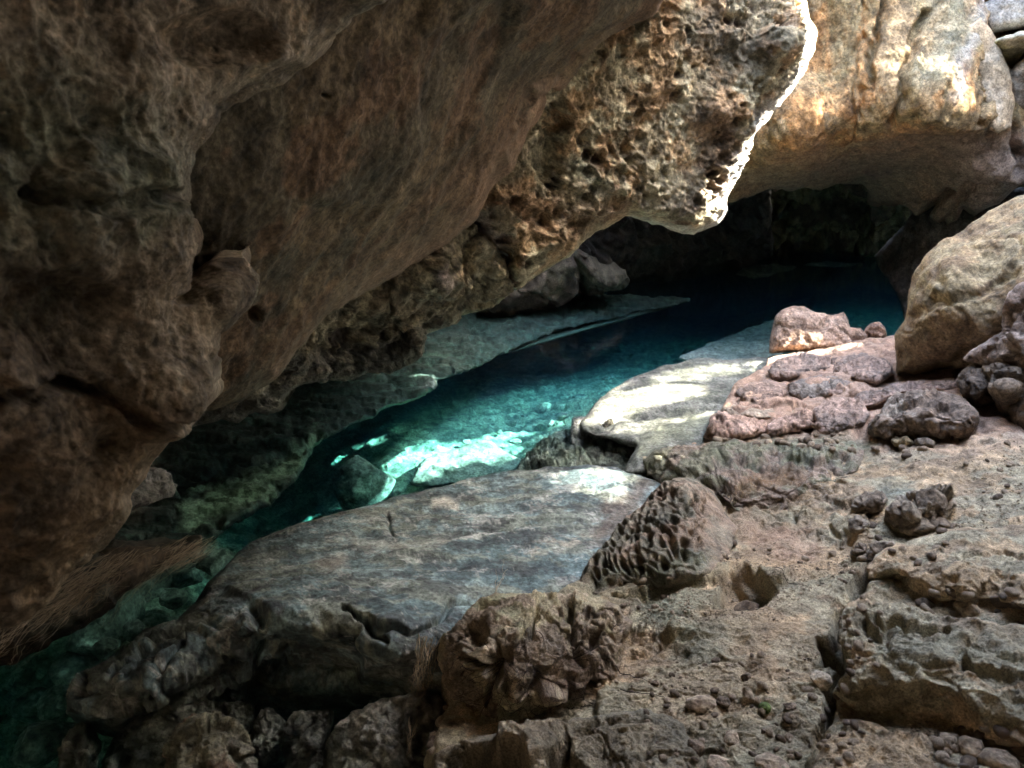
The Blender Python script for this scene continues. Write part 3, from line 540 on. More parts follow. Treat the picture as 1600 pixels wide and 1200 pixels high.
column('brown_flowstone', [(1575, 110), (1592, 96), (1610, 82), (1700, 80), (1900, 110), (1900, 200), (1600, 190), (1590, 180), (1560, 200), (1550, 240), (1570, 215), (1600, 205)][:8] + [(1572, 196), (1568, 150)],
    [(1580, 150, 6.95), (1700, 140, 6.9), (1890, 150, 6.9)], [(.22, .17, .12), (.3, .25, .19)], 'dark brown flowstone bulge at the right edge below the grey flowstone', 92)

# ================================================================== the dark inner cave
def dark(name, ol, ctrl, cols, label, seed, cat='rock', amp=.25, kind=None, step=3, back=1.0, er=.3, ew=20, feats=()):
    rk = relief(name, ol, ctrl, M_rock, shape=faceted(amp, 1.3, seed, amp * .4), paint=pg(cols, 1.2, seed), step=step, back=back, ew=ew, er=er, rough=4, seed=seed, feats=feats)
    return tag(rk, label, cat, kind=kind) if not kind else tag(rk, kind=kind)
dark('cave_wall', [(1120, 200), (1600, 200), (1600, 430), (1440, 398), (1300, 393), (1120, 398)], [(1150, 390, 15), (1300, 390, 14.5), (1450, 390, 14), (1200, 280, 13.6), (1400, 280, 13)], [(.15, .15, .075), (.21, .20, .10), (.09, .08, .05)], '', 101, kind='structure', amp=.5)
dark('cave_wall', [(700, 300), (1000, 300), (1204, 290), (1206, 330), (1207, 398), (1160, 420), (1040, 440), (900, 452), (800, 470), (700, 490)], [(1200, 390, 13.4), (1000, 430, 11.5), (850, 450, 10), (720, 480, 9), (1000, 310, 10.5), (1200, 300, 11.5), (720, 320, 7.6)], [(.06, .05, .04), (.08, .07, .05)], '', 103, kind='structure', amp=.25)
dark('dark_leaning_rock', [(1366, 402), (1378, 388), (1392, 372), (1402, 362), (1412, 350), (1420, 338), (1432, 322), (1520, 300), (1700, 300), (1700, 520), (1420, 512), (1411, 492), (1405, 470), (1392, 440), (1376, 418)], [(1370, 402, 9.6), (1430, 330, 9.0), (1500, 400, 8.4), (1650, 400, 7.5), (1420, 500, 7.9)], [(.08, .065, .05), (.12, .1, .08)], 'nearly black leaning rock between the far pool and the big brown boulder', 105, amp=.1)
dark('dark_boulder', [(745, 486), (760, 468), (790, 452), (820, 446), (850, 420), (880, 398), (896, 384), (918, 392), (935, 408), (955, 410), (976, 418), (984, 430), (976, 446), (955, 452), (940, 462), (905, 466), (880, 476), (850, 484), (800, 494), (760, 500)],
    [(760, 490, 8.6), (850, 480, 8.9), (940, 460, 9.2), (980, 430, 9.1), (900, 390, 8.6), (800, 460, 8.4)], [(.09, .07, .045), (.12, .1, .065), (.06, .045, .032)], 'dim brown boulder at the far left side of the pool, beyond the pitted overhang', 107, amp=.16, feats=[('crack', [(905, 400), (915, 440), (905, 470)], .2, 10), ('lump', 945, 430, 40, 24, .15)])

# ================================================================== slabs and ledges round the pool
def slab_extra(P, X, Yp, h, c, w_):
    q = P @ np.array([[.8, .2, 0], [-.35, 1.5, 0], [0, 0, 1]])
    s = fbm(q, 5, 6, 112, .7); c = mixc(c, (.06, .07, .068), sm(.05, .12, s) * .75)
    c = mixc(c, (.05, .05, .05), sm(.1, .3, fbm(q, 18, 4, 118, .7)) * .6)
    c = mixc(c, (.48, .45, .36), stroke(X, Yp, [(680, 785), (700, 782), (712, 787)], 9, 113, 3) * .9)
    c = mixc(c, (.40, .37, .29), stroke(X, Yp, [(830, 858), (880, 850), (930, 838)], 20, 114, 14) * sm(-.1, .12, fbm(P, 20, 4, 7)) * .9)
    c = mixc(c, (.40, .37, .29), stroke(X, Yp, [(500, 885), (530, 880)], 22, 115, 8) * .6)
    c = mixc(c, (.38, .36, .29), stroke(X, Yp, [(550, 850), (620, 855), (700, 850)], 12, 116, 8) * .5)
    c = mixc(c, (.42, .42, .37), sm(.14, .2, fbm(P, 7, 6, 119, .75)) * .6)      # pale scaled flecks
    c = mixc(c, (.13, .10, .075), stroke(X, Yp, [(950, 795), (985, 790), (960, 820), (935, 835), (1010, 760)], 24, 117, 5) * .8)
    return c, w_
slab = relief('flat_rock_slab', [(109, 1087), (127, 1050), (150, 1035), (176, 1024), (202, 1012), (212, 994), (225, 982), (250, 975), (277, 967), (292, 950), (311, 934), (322, 915), (336, 898), (350, 886), (375, 862), (390, 850), (405, 840), (428, 832), (450, 825), (478, 816), (506, 808), (550, 795), (600, 783), (640, 773), (680, 762), (740, 748), (800, 738), (860, 731), (920, 727), (962, 729), (1000, 745), (1060, 760), (1080, 900), (900, 1010), (760, 1060), (700, 1130), (600, 1150), (430, 1150), (300, 1140), (200, 1150), (140, 1130), (105, 1115)],
    [(600, 784, Z, .02), (450, 825, Z, .02), (375, 864, Z, .03), (860, 735, Z, .03), (1000, 745, Z, .06), (930, 850, Z, .14), (720, 930, Z, .2), (620, 870, Z, .14), (480, 900, Z, .16), (770, 820, Z, .09), (620, 1000, Z, .22), (500, 980, Z, .22), (400, 955, Z, .2), (320, 935, Z, .1), (277, 968, Z, .05), (300, 1010, Z, .12), (200, 1020, Z, .03), (127, 1052, Z, .03), (250, 1060, 2.0), (180, 1070, 2.0), (110, 1100, 2.05),
     (620, 1018, 2.02), (500, 1000, 2.06), (400, 985, 2.1), (620, 1060, 2.15), (500, 1050, 2.2), (400, 1040, 2.2), (620, 1110, 2.3), (500, 1115, 2.35), (400, 1110, 2.3), (250, 1120, 2.2), (760, 1050, 2.1), (900, 950, Z, .15), (1050, 880, Z, .1)],
    M_rock, shape=lambda P, X, Yp, dd: (.03 * fbm(P, 1.8, 5, 111, .5) + .008 * fbm(P @ np.array([[.8, .2, 0], [-.35, 1.5, 0], [0, 0, 1]]), 9, 5, 112, .65, True)) + faceted(.07, 5, 113, .03)(P, X, Yp, dd) * np.clip(stroke(X, Yp, [(120, 1060), (250, 1010), (330, 1000), (400, 1010), (420, 1080), (200, 1090)], 60, 1, 10, True) + .08, 0, 1),
    paint=pg([(.14, .20, .195), (.22, .29, .275), (.085, .12, .12), (.19, .215, .175)], 2.6, 110, wet=.35, extra=slab_extra, stretch=(1, 1.4, 1)), step=2.4, back=.6, ew=5, er=.03, rough=3, seed=19,
    feats=[('crack', [(560, 970), (600, 985), (640, 995), (690, 960), (740, 930)], .03, 7), ('crack', [(540, 960), (570, 975), (600, 1000)], .05, 7), ('up', [(390, 955), (470, 985), (560, 990), (560, 1080), (430, 1060), (380, 1000)], -.06, 14), ('crack', [(640, 795), (700, 790), (750, 785)], .012, 5), ('crack', [(600, 805), (612, 825), (616, 840)], .02, 6), ('up', [(400, 955), (350, 920), (470, 900), (640, 960), (620, 985), (500, 975)], .02, 10)])
tag(slab, 'large flat grey rock slab with dark streaks, tilting into the pool in the middle foreground', 'rock slab')

def ledge_extra(P, X, Yp, h, c, w_):
    c = mixc(c, (.12, .115, .095), stroke(X, Yp, [(1030, 620), (1080, 610), (1160, 600), (1200, 580)], 10, 122, 10) * .6)
    c = mixc(c, (.24, .25, .16), stroke(X, Yp, [(1000, 700), (1040, 680), (1090, 665)], 24, 123) * .6); return c, w_
rk = relief('pale_rock_ledge', [(912, 672), (905, 660), (918, 650), (930, 632), (938, 620), (955, 606), (980, 594), (1008, 582), (1040, 572), (1080, 563), (1110, 560), (1150, 562), (1190, 560), (1240, 570), (1230, 640), (1140, 700), (1050, 730), (1005, 745), (975, 740), (985, 715), (992, 700), (970, 690), (940, 682)],
    [(930, 635, Z, .02), (1000, 600, Z, .07), (1100, 570, Z, .06), (1190, 565, Z, .08), (1050, 640, Z, .09), (1000, 650, Z, .06), (960, 680, Z, .05), (1000, 730, Z, .07), (1100, 680, Z, .1), (1200, 620, Z, .12), (1060, 720, Z, .08)],
    M_rock, shape=lambda P, X, Yp, dd: rocky(.012, 2, 121, .1)(P, X, Yp, dd) + .004 * fbm(P, 25, 4, 122, .7), paint=pg([(.17, .175, .14), (.23, .23, .19), (.12, .125, .095)], 5, 120, extra=ledge_extra), step=2.2, back=.5, ew=10, er=.08, rough=4, seed=20, crag=.003,
    feats=[('crack', [(918, 672), (960, 668), (1000, 650), (1060, 640), (1110, 630)], .02, 7), ('up', [(980, 690), (1100, 640), (1150, 650), (1080, 720), (1000, 740)], .03, 14)])
tag(rk, 'pale sunlit rock ledge at the right bank of the pool, half in bright sun', 'rock ledge')
rk = relief('shaded_boulder', [(912, 690), (918, 672), (940, 662), (962, 655), (980, 668), (988, 690), (992, 710), (1004, 722), (1000, 742), (975, 748), (940, 742), (915, 728), (905, 708)], [(915, 700, 4.5), (960, 665, 4.65), (1000, 730, 4.25), (950, 740, 4.1)],
    M_rough, shape=faceted(.07, 5, 131, .03), paint=pg([(.16, .15, .105), (.22, .21, .15), (.10, .09, .065)], 4, 130), step=2.2, back=.4, ew=18, er=.12, rough=3, seed=21)
tag(rk, 'shaded olive brown boulder at the waterline below the sunlit pale ledge', 'boulder')
rk = relief('pitted_white_rock', [(890, 672), (895, 655), (910, 650), (922, 655), (926, 672), (920, 690), (905, 700), (892, 690)], [(900, 680, 4.6), (915, 660, 4.8), (905, 695, 4.5)],
    M_rough, shape=pitted(.04, 14, 132, .04, 5), paint=pg([(.36, .36, .31), (.2, .2, .17)], 9, 132), step=2.2, back=.25, ew=10, er=.06, rough=3, seed=22)
tag(rk, 'small pitted whitish rock on the waterline at the left end of the pale ledge', 'rock')

# ================================================================== the bank on the right
FLOOR = [(674, 1420), (672, 1190), (680, 1150), (700, 1098), (694, 1062), (690, 1040), (691, 1010), (712, 975), (730, 950), (752, 934), (775, 928), (800, 930), (850, 930), (872, 928), (885, 915), (905, 905), (915, 888), (930, 872), (948, 858), (960, 840), (978, 812), (1000, 795), (1020, 775), (1036, 758), (1030, 750), (1012, 742), (1003, 718), (1012, 708), (1045, 700), (1100, 692), (1120, 655), (1150, 600), (1195, 570), (1198, 560), (1260, 548), (1330, 536), (1352, 528), (1400, 526), (1430, 520), (1650, 520), (2500, 560), (2500, 2300), (674, 2300)]
def floor_shape(P, X, Yp, dd):
    far = sm(760, 640, Yp)
    a = .045 * fbm(P, 1.6, 5, 141, .5) + .02 * fbm(P, 7, 6, 142, .62) + .010 * fbm(P, 30, 4, 143, .7)
    fa = faceted(.09, 3.6, 144, .02)(P, X, Yp, dd)
    m = sm(.02, .16, fbm(P, 1.1, 3, 145))
    roots = stroke(X, Yp, [(730, 950), (860, 945), (960, 960), (950, 1060), (840, 1110), (720, 1080)], 24, 146, 8, True)
    rill = stroke(X, Yp, [(930, 890), (1000, 830), (1080, 770), (1110, 830), (1060, 880)], 20, 147, 6, True)
    pt = pitted(.05, 15, 148, .02, 4)(P, X, Yp, dd)
    rocky_mid = stroke(X, Yp, [(1100, 720), (1250, 730), (1330, 790), (1360, 850), (1200, 790), (1040, 720)], 40, 149, 20, True)
    grit = np.maximum(0, fbm(P, 60, 2, 150, .6)) * .012 * sm(-.05, .1, fbm(P, 2.5, 3, 151))
    return a * .8 + fa * (.12 + .4 * np.maximum(m, far)) + faceted(.05, 7, 152, .02)(P, X, Yp, dd) * np.clip(rocky_mid * .6, 0, 1) + pt * .25 + grit
def floor_extra(P, X, Yp, h, c, w_):
    c = mixc(c, (.46, .29, .215), sm(740, 650, Yp) * .7)
    g = sm(.0, .2, fbm(P, 2.0, 5, 161, .6)); c = mixc(c, (.27, .265, .175), g * .5 * sm(680, 800, Yp))
    def s(pts, w, col, a, sd, jit=14): nonlocal c; c = mixc(c, col, stroke(X, Yp, pts, w, sd, jit) * a)
    s([(1030, 950), (1090, 1000), (1150, 980)], 60, (.20, .22, .155), .7, 162); s([(800, 960), (780, 1040), (850, 1040)], 60, (.17, .175, .11), .75, 163)
    s([(1000, 900), (1080, 880), (960, 900)], 40, (.19, .20, .135), .8, 164); s([(1200, 745), (1240, 760)], 36, (.23, .14, .075), .8, 165, 8)
    s([(1100, 730), (1200, 705), (1350, 700)], 30, (.20, .21, .13), .75, 166); s([(1180, 830), (1260, 850), (1220, 880)], 46, (.36, .23, .15), .7, 167)
    s([(1150, 880), (1240, 885), (1300, 890)], 16, (.46, .32, .18), .8, 168); s([(1380, 770), (1440, 775)], 26, (.25, .28, .22), .7, 169)
    s([(1050, 1100), (1100, 1080), (1200, 1060), (1150, 960), (1260, 1010)], 80, (.37, .27, .165), .5, 170); s([(1520, 1000), (1600, 1020)], 50, (.30, .30, .24), .5, 171)
    s([(900, 1050), (860, 1060), (930, 1020)], 60, (.21, .125, .095), .5, 172)
    wt = stroke(X, Yp, [(1130, 770), (1190, 745), (1250, 740)], 46, 173, 12) + stroke(X, Yp, [(950, 890), (1030, 880), (1090, 870)], 34, 174) + stroke(X, Yp, [(840, 960), (880, 1010), (830, 1050)], 34, 175) + stroke(X, Yp, [(1390, 760), (1440, 790)], 24, 176) + .9 * stroke(X, Yp, [(1150, 790), (1300, 770)], 24, 177) + .75 * stroke(X, Yp, [(1100, 700), (1330, 705)], 22, 178) + .25 * sm(900, 780, Yp)
    wt = np.clip(wt, 0, 1) * sm(-.25, .1, fbm(P, 9, 4, 179, .6)); c = c * (1 - .28 * wt)[:, None]
    return c, wt
floor = relief('rock_floor', FLOOR,
    [(690, 1100, Z, .1), (715, 1000, Z, .18), (760, 940, Z, .22), (850, 1000, Z, .22), (880, 925, Z, .2), (830, 1125, Z, .18), (980, 1100, Z, .27), (690, 1195, Z, .2), (900, 1190, Z, .26), (1000, 800, Z, .12), (1036, 760, Z, .11), (1100, 720, Z, .12), (1005, 722, Z, .09), (1130, 640, Z, .15), (1200, 560, Z, .15), (1350, 550, Z, .25), (1390, 590, Z, .27), (1300, 640, Z, .2),
     (1250, 700, Z, .2), (1200, 760, Z, .18), (1150, 840, Z, .2), (1100, 930, Z, .29), (1300, 850, Z, .3), (1400, 750, Z, .34), (1600, 700, Z, .42), (1600, 850, Z, .46), (1400, 900, Z, .38), (1250, 1000, Z, .35), (1250, 1190, Z, .37), (1600, 1000, Z, .48), (1600, 1190, Z, .48), (2400, 700, Z, .7), (2400, 1500, Z, .6), (1200, 2000, Z, .4), (2300, 2200, Z, .5), (1600, 560, Z, .4), (1080, 770, Z, .16), (950, 880, Z, .14), (700, 2200, Z, .3)],
    M_soil, shape=floor_shape, paint=pg([(.41, .30, .175), (.49, .36, .215), (.32, .24, .15), (.36, .31, .20)], 2.6, 160, extra=floor_extra, cavity=((.15, .10, .065), .03, .09)), step=2.4, stepy=1.3, back=.7, ew=7, er=.03, rough=4, seed=23,
    feats=[
    ('crack', [(1372, 880), (1340, 920), (1318, 950), (1308, 1000), (1325, 1045), (1310, 1085), (1290, 1130), (1272, 1200)], .07, 11),
    ('up', [(1278, 1000), (1318, 1005), (1330, 1040), (1310, 1055), (1275, 1045)], -.12, 8),
    ('up', [(1335, 975), (1352, 960), (1395, 985), (1378, 1012), (1362, 1005)], -.06, 8),
    ('up', [(1128, 920), (1145, 895), (1182, 895), (1205, 925), (1188, 955), (1155, 952), (1125, 945)], -.10, 18), ('up', [(1145, 900), (1165, 888), (1240, 902), (1210, 915), (1170, 912)], .04, 6),
    ('up', [(960, 930), (1000, 922), (1050, 905), (1120, 895), (1140, 905), (1050, 925), (1010, 945), (990, 935)], -.05, 6),
    ('up', [(1240, 840), (1260, 880), (1340, 860), (1330, 820), (1240, 800)], -.02, 20), ('crack', [(1300, 822), (1312, 856)], .03, 5),
    ('up', [(1140, 640), (1230, 600), (1300, 610), (1290, 640), (1180, 660)], .03, 10), ('up', [(1240, 590), (1330, 570), (1370, 590), (1340, 625), (1260, 612)], .05, 8), ('up', [(1270, 660), (1330, 640), (1360, 665), (1330, 690), (1275, 690)], .04, 8),
    ('lump', 1455, 720, 60, 30, .03), ('lump', 1560, 700, 90, 50, .04)])
tag(floor, kind='structure')


def ground_Y(px, py):
    best = None
    for nm in [n for n in REL if n.split('.')[0] in ('rock_floor', 'rock_ledge', 'wet_ledge', 'rilled_rock', 'pale_rock_ledge')]:
        X, Yp, P, N = REL[nm]; d2 = (X - px) ** 2 + (Yp - py) ** 2; i = int(np.argmin(d2))
        if d2[i] < 16 and (best is None or P[i][1] < best): best = P[i][1]
    return best if best is not None else float(Yz(px, py, .25))
def seat(ol, frac=.5, maxd=.4, lift=.0):
    """controls that stand a rock on the ground where its foot is seen: an upright face, then a top that runs back"""
    A = rough_line(ol, 0, 1, 4); x0, x1 = A[:, 0].min(), A[:, 0].max(); out = []
    for t in (.08, .35, .65, .92):
        x = x0 + (x1 - x0) * t; m = np.abs(A[:, 0] - x) < max(6, (x1 - x0) * .12); yb, yt = A[m, 1].max(), A[m, 1].min()
        Yb = ground_Y(x, yb + 1) - .015 - lift; yf = yb - frac * (yb - yt); d = ray(x, yf); zt = CAMZ + Yb * d[2] / d[1]
        out += [(x, yb, Yb), (x, yf, Yb + .008)]
        if yb - yt > 5: out.append((x, yt, Yb + min(maxd, max(.02, float(Yz(x, yt, zt)) - Yb) if d[2] < 0 else maxd)))
    return out
# ================================================================== boulders and blocks on the bank
def boulder(name, ol, ctrl, cols, label, seed, mat=None, amp=.06, sc=4, step=2.2, back=.5, ew=16, er=.12, cat='boulder', rough=3, group=None, feats=(), extra=None, crag=.010, pit=0, pscale=3):
    fn = faceted(amp, sc, seed, amp * .35)
    sh = (lambda P, X, Yp, dd: fn(P, X, Yp, dd) + pitted(pit, 14, seed + 2, 0, 4)(P, X, Yp, dd)) if pit else fn
    rk = relief(name, ol, ctrl, mat or M_rough, shape=sh, paint=pg(cols, pscale, seed, extra=extra), step=step, back=back, ew=ew, er=er, rough=rough, seed=seed, feats=feats, crag=crag)
    return tag(rk, label, cat, group)
TAN = [(.22, .15, .075), (.27, .195, .10), (.17, .115, .06), (.24, .185, .10)]
DKB = [(.16, .115, .075), (.21, .155, .105), (.11, .08, .055)]
PNK = [(.50, .34, .255), (.58, .41, .32), (.38, .25, .18)]  # brightened to stand in for sun on the pink rocks
boulder('boulder', [(1403, 584), (1397, 550), (1399, 527), (1407, 510), (1416, 497), (1419, 470), (1420, 452), (1426, 438), (1435, 426), (1450, 402), (1469, 382), (1487, 371), (1515, 350), (1544, 331), (1574, 315), (1604, 302), (1700, 270), (1900, 260), (1900, 640), (1560, 590), (1502, 577), (1472, 576), (1431, 585)],
    [(1403, 584, 4.72), (1400, 530, 4.7), (1435, 440, 4.75), (1500, 370, 4.85), (1600, 305, 4.9), (1500, 560, 4.45), (1560, 420, 4.35), (1470, 480, 4.4), (1880, 300, 4.5), (1880, 600, 3.9), (1700, 400, 4.1)],
    TAN, 'large tan leaning boulder standing on the bank at the right edge', 201, amp=.05, sc=1.8, ew=22, er=.22, crag=.012, mat=M_rock,
    feats=[('lump', 1480, 420, 60, 50, .06), ('crack', [(1400, 560), (1450, 570), (1500, 560)], .03, 8), ('lump', 1540, 440, 50, 60, -.05), ('crack', [(1435, 490), (1470, 470), (1530, 460), (1600, 400)], .03, 14)],
    extra=lambda P, X, Yp, h, c, w_: (mixc(c, (.20, .145, .09), stroke(X, Yp, [(1400, 540), (1500, 540), (1600, 500)], 60, 5) * .6), w_))
boulder('craggy_rock', [(1362, 680), (1355, 666), (1366, 650), (1377, 639), (1386, 623), (1400, 616), (1416, 612), (1447, 608), (1477, 612), (1500, 614), (1512, 621), (1521, 637), (1528, 645), (1532, 660), (1520, 680), (1501, 690), (1460, 687), (1420, 687), (1385, 690)],
    seat([(1362, 680), (1355, 666), (1366, 650), (1377, 639), (1386, 623), (1400, 616), (1416, 612), (1447, 608), (1477, 612), (1500, 614), (1512, 621), (1521, 637), (1528, 645), (1532, 660), (1520, 680), (1501, 690), (1460, 687), (1420, 687), (1385, 690)], .6, .3),
    [(.24, .18, .13), (.36, .30, .23), (.14, .10, .07)], 'dark craggy rock with pale crests lying in front of the tan boulder', 203, amp=.055, sc=6, pit=.02, ew=14, er=.1)
boulder('brown_rock', [(1502, 562), (1518, 545), (1540, 530), (1562, 516), (1566, 498), (1564, 482), (1570, 470), (1580, 460), (1600, 447), (1700, 425), (1850, 420), (1850, 640), (1610, 630), (1592, 604), (1570, 578), (1540, 572)],
    [(1505, 560, 4.0), (1565, 500, 3.85), (1600, 450, 3.8), (1800, 430, 3.4), (1600, 610, 3.6), (1830, 620, 3.2), (1600, 540, 3.6)], [(.28, .20, .15), (.34, .26, .20), (.20, .14, .10)], 'reddish brown angular rock at the right edge, below the tan boulder', 205, amp=.07, sc=4)
boulder('brown_rock', [(1494, 596), (1500, 578), (1520, 566), (1548, 568), (1562, 590), (1566, 620), (1550, 636), (1520, 640), (1500, 624)], [(1496, 600, 3.9), (1550, 575, 3.9), (1530, 600, 3.7), (1550, 632, 3.75), (1505, 625, 3.8)], DKB, 'dark brown rock wedged between the tan boulder and the craggy rock', 207, amp=.07, sc=5)
boulder('brown_rock', [(1536, 575), (1560, 562), (1590, 566), (1612, 590), (1614, 630), (1590, 650), (1570, 654), (1556, 636), (1545, 606)], [(1540, 580, 3.75), (1600, 580, 3.6), (1575, 610, 3.5), (1590, 648, 3.6)], [(.20, .15, .10), (.28, .21, .14), (.13, .1, .07)], 'brown rock with a pale crest, under the reddish rock at the right edge', 209, amp=.08, sc=5)
boulder('brown_rock', [(1572, 640), (1590, 615), (1620, 602), (1760, 600), (1760, 710), (1640, 690), (1598, 686), (1578, 668)], [(1575, 650, 3.5), (1650, 610, 3.3), (1740, 690, 3.0), (1600, 682, 3.4)], DKB, 'lowest dark brown rock of the pile at the right edge', 211, amp=.09, sc=4)
boulder('rock_outcrop', [(1201, 552), (1202, 540), (1206, 515), (1212, 494), (1222, 483), (1240, 477), (1256, 480), (1275, 489), (1300, 492), (1312, 490), (1318, 486), (1324, 498), (1328, 512), (1345, 514), (1356, 526), (1352, 538), (1320, 545), (1260, 548)],
    [(1203, 548, 6.1), (1210, 500, 6.2), (1240, 480, 6.3), (1320, 490, 6.35), (1340, 520, 6.2), (1330, 540, 6.1), (1260, 520, 6.08), (1260, 545, 6.05)], [(.36, .245, .175), (.42, .30, .22), (.28, .19, .13)], 'reddish rock outcrop with a small pointed horn, standing against the dark pool', 213, amp=.07, sc=2.6, ew=12, er=.14)
boulder('rock', [(1350, 528), (1352, 514), (1360, 504), (1375, 502), (1384, 510), (1386, 522), (1382, 532), (1362, 534)], [(1352, 525, 6.4), (1380, 530, 6.35), (1365, 510, 6.35)], PNK, 'small round pink rock on the far edge of the bank, left of the tan boulder', 215, amp=.03, sc=8, ew=9, er=.08, cat='rock', back=.25)
boulder('pink_rock', [(1099, 684), (1103, 668), (1112, 654), (1124, 645), (1140, 648), (1160, 650), (1184, 654), (1198, 664), (1196, 676), (1180, 684), (1160, 690), (1150, 686), (1130, 692), (1112, 692)], seat([(1099, 684), (1103, 668), (1112, 654), (1124, 645), (1140, 648), (1160, 650), (1184, 654), (1198, 664), (1196, 676), (1180, 684), (1160, 690), (1150, 686), (1130, 692), (1112, 692)], .55), PNK, 'larger pink broken rock lying at the front of the rock steps', 217, amp=.06, sc=6, ew=9, er=.06, cat='rock', back=.3)
boulder('pink_rock', [(1196, 682), (1198, 668), (1212, 656), (1228, 652), (1246, 646), (1262, 644), (1272, 650), (1276, 662), (1270, 672), (1250, 675), (1228, 676), (1210, 684)], seat([(1196, 682), (1198, 668), (1212, 656), (1228, 652), (1246, 646), (1262, 644), (1272, 650), (1276, 662), (1270, 672), (1250, 675), (1228, 676), (1210, 684)], .55), PNK, 'rounded pink rock right beside the larger pink broken rock', 219, amp=.05, sc=7, ew=9, er=.06, cat='rock', back=.3)
boulder('flat_stone', [(1126, 644), (1130, 634), (1150, 632), (1190, 636), (1238, 640), (1244, 646), (1226, 652), (1200, 657), (1170, 652), (1140, 650)], seat([(1126, 644), (1130, 634), (1150, 632), (1190, 636), (1238, 640), (1244, 646), (1226, 652), (1200, 657), (1170, 652), (1140, 650)], .3), [(.42, .33, .24), (.46, .37, .27)], 'flat yellowish stone slab lying behind the two pink rocks', 221, amp=.025, sc=5, ew=6, er=.05, cat='stone', back=.35)
STP = [(.33, .23, .175), (.39, .275, .21), (.25, .19, .15)]
for k, (ol, zz, lab) in enumerate([
    ([(1148, 614), (1168, 602), (1200, 597), (1226, 600), (1234, 616), (1216, 630), (1190, 634), (1160, 626)], .19, 'red brown slab of the rock steps beside the pale ledge'),
    ([(1228, 602), (1262, 590), (1300, 586), (1334, 594), (1324, 616), (1290, 622), (1256, 628), (1234, 618)], .24, 'grey topped slab in the middle of the rock steps'),
    ([(1200, 580), (1215, 560), (1250, 552), (1300, 556), (1296, 578), (1262, 588), (1228, 596), (1206, 594)], .22, 'blocky slab at the back of the rock steps'),
    ([(1296, 562), (1340, 552), (1385, 560), (1398, 584), (1372, 602), (1340, 600), (1306, 588)], .28, 'broken slab touching the foot of the tan boulder'),
    ([(1270, 640), (1300, 622), (1340, 625), (1362, 645), (1350, 668), (1310, 682), (1276, 680), (1264, 660)], .24, 'broad pinkish slab between the pink rocks and the craggy rock'),
    ([(1330, 614), (1380, 606), (1400, 600), (1480, 592), (1520, 590), (1500, 606), (1410, 614), (1372, 634), (1345, 636)], .34, 'long thin brown slab lying behind the craggy rock')]):
    mx_, mn = max(y for x, y in ol), min(y for x, y in ol); cx_ = sum(x for x, y in ol) / len(ol)
    boulder('step_slab', ol, seat(ol, .32, 1.2), STP if k != 1 else [(.25, .21, .17), (.31, .22, .17)], lab, 230 + k, amp=.05, sc=6, ew=7, er=.05, cat='slab', back=.3, group='broken slabs of the rock steps')
for k, (ol, Y0, lab) in enumerate([
    ([(1381, 812), (1384, 792), (1396, 778), (1420, 768), (1452, 766), (1478, 772), (1490, 790), (1486, 806), (1468, 822), (1440, 834), (1410, 832)], 2.78, 'biggest dark boulder of the cluster in the middle of the bank'),
    ([(1334, 800), (1340, 782), (1352, 772), (1376, 768), (1388, 780), (1382, 800), (1362, 806)], 2.95, 'flat topped rock at the left of the boulder cluster'),
    ([(1330, 832), (1332, 814), (1346, 806), (1358, 814), (1358, 830), (1344, 838)], 2.72, 'small brown rock below the flat topped rock of the cluster'),
    ([(1450, 842), (1462, 826), (1490, 815), (1506, 822), (1504, 832), (1480, 842)], 2.72, 'low rock at the right foot of the biggest cluster boulder'),
    ([(1352, 874), (1362, 852), (1384, 844), (1400, 848), (1402, 862), (1384, 874), (1366, 880)], 2.55, 'grey brown rock in front of the boulder cluster, at the head of the crack'),
    ([(1330, 866), (1338, 850), (1352, 848), (1356, 862), (1350, 872)], 2.58, 'small rock left of the grey brown rock at the head of the crack'),
    ([(1392, 690), (1400, 682), (1420, 684), (1428, 692), (1420, 700), (1400, 700)], 3.35, 'pale stone at the foot of the craggy rock'),
    ([(1425, 694), (1432, 684), (1450, 684), (1462, 692), (1458, 704), (1436, 702)], 3.3, 'dark stone at the foot of the craggy rock')]):
    ys = [y for x, y in ol]; xs_ = [x for x, y in ol]; cx_ = sum(xs_) / len(xs_); cy_ = (min(ys) + max(ys)) / 2
    boulder('boulder' if k == 0 else 'rock', ol, seat(ol, .6, .3), [(.31, .25, .175), (.38, .32, .24), (.21, .16, .11)] if k != 6 else TAN, lab, 250 + k, amp=.06, sc=8, ew=9, er=.05, cat='rock', back=.18, group='boulder cluster on the bank', crag=.008)
GRY = [(.20, .20, .16), (.27, .26, .21), (.14, .14, .115)]
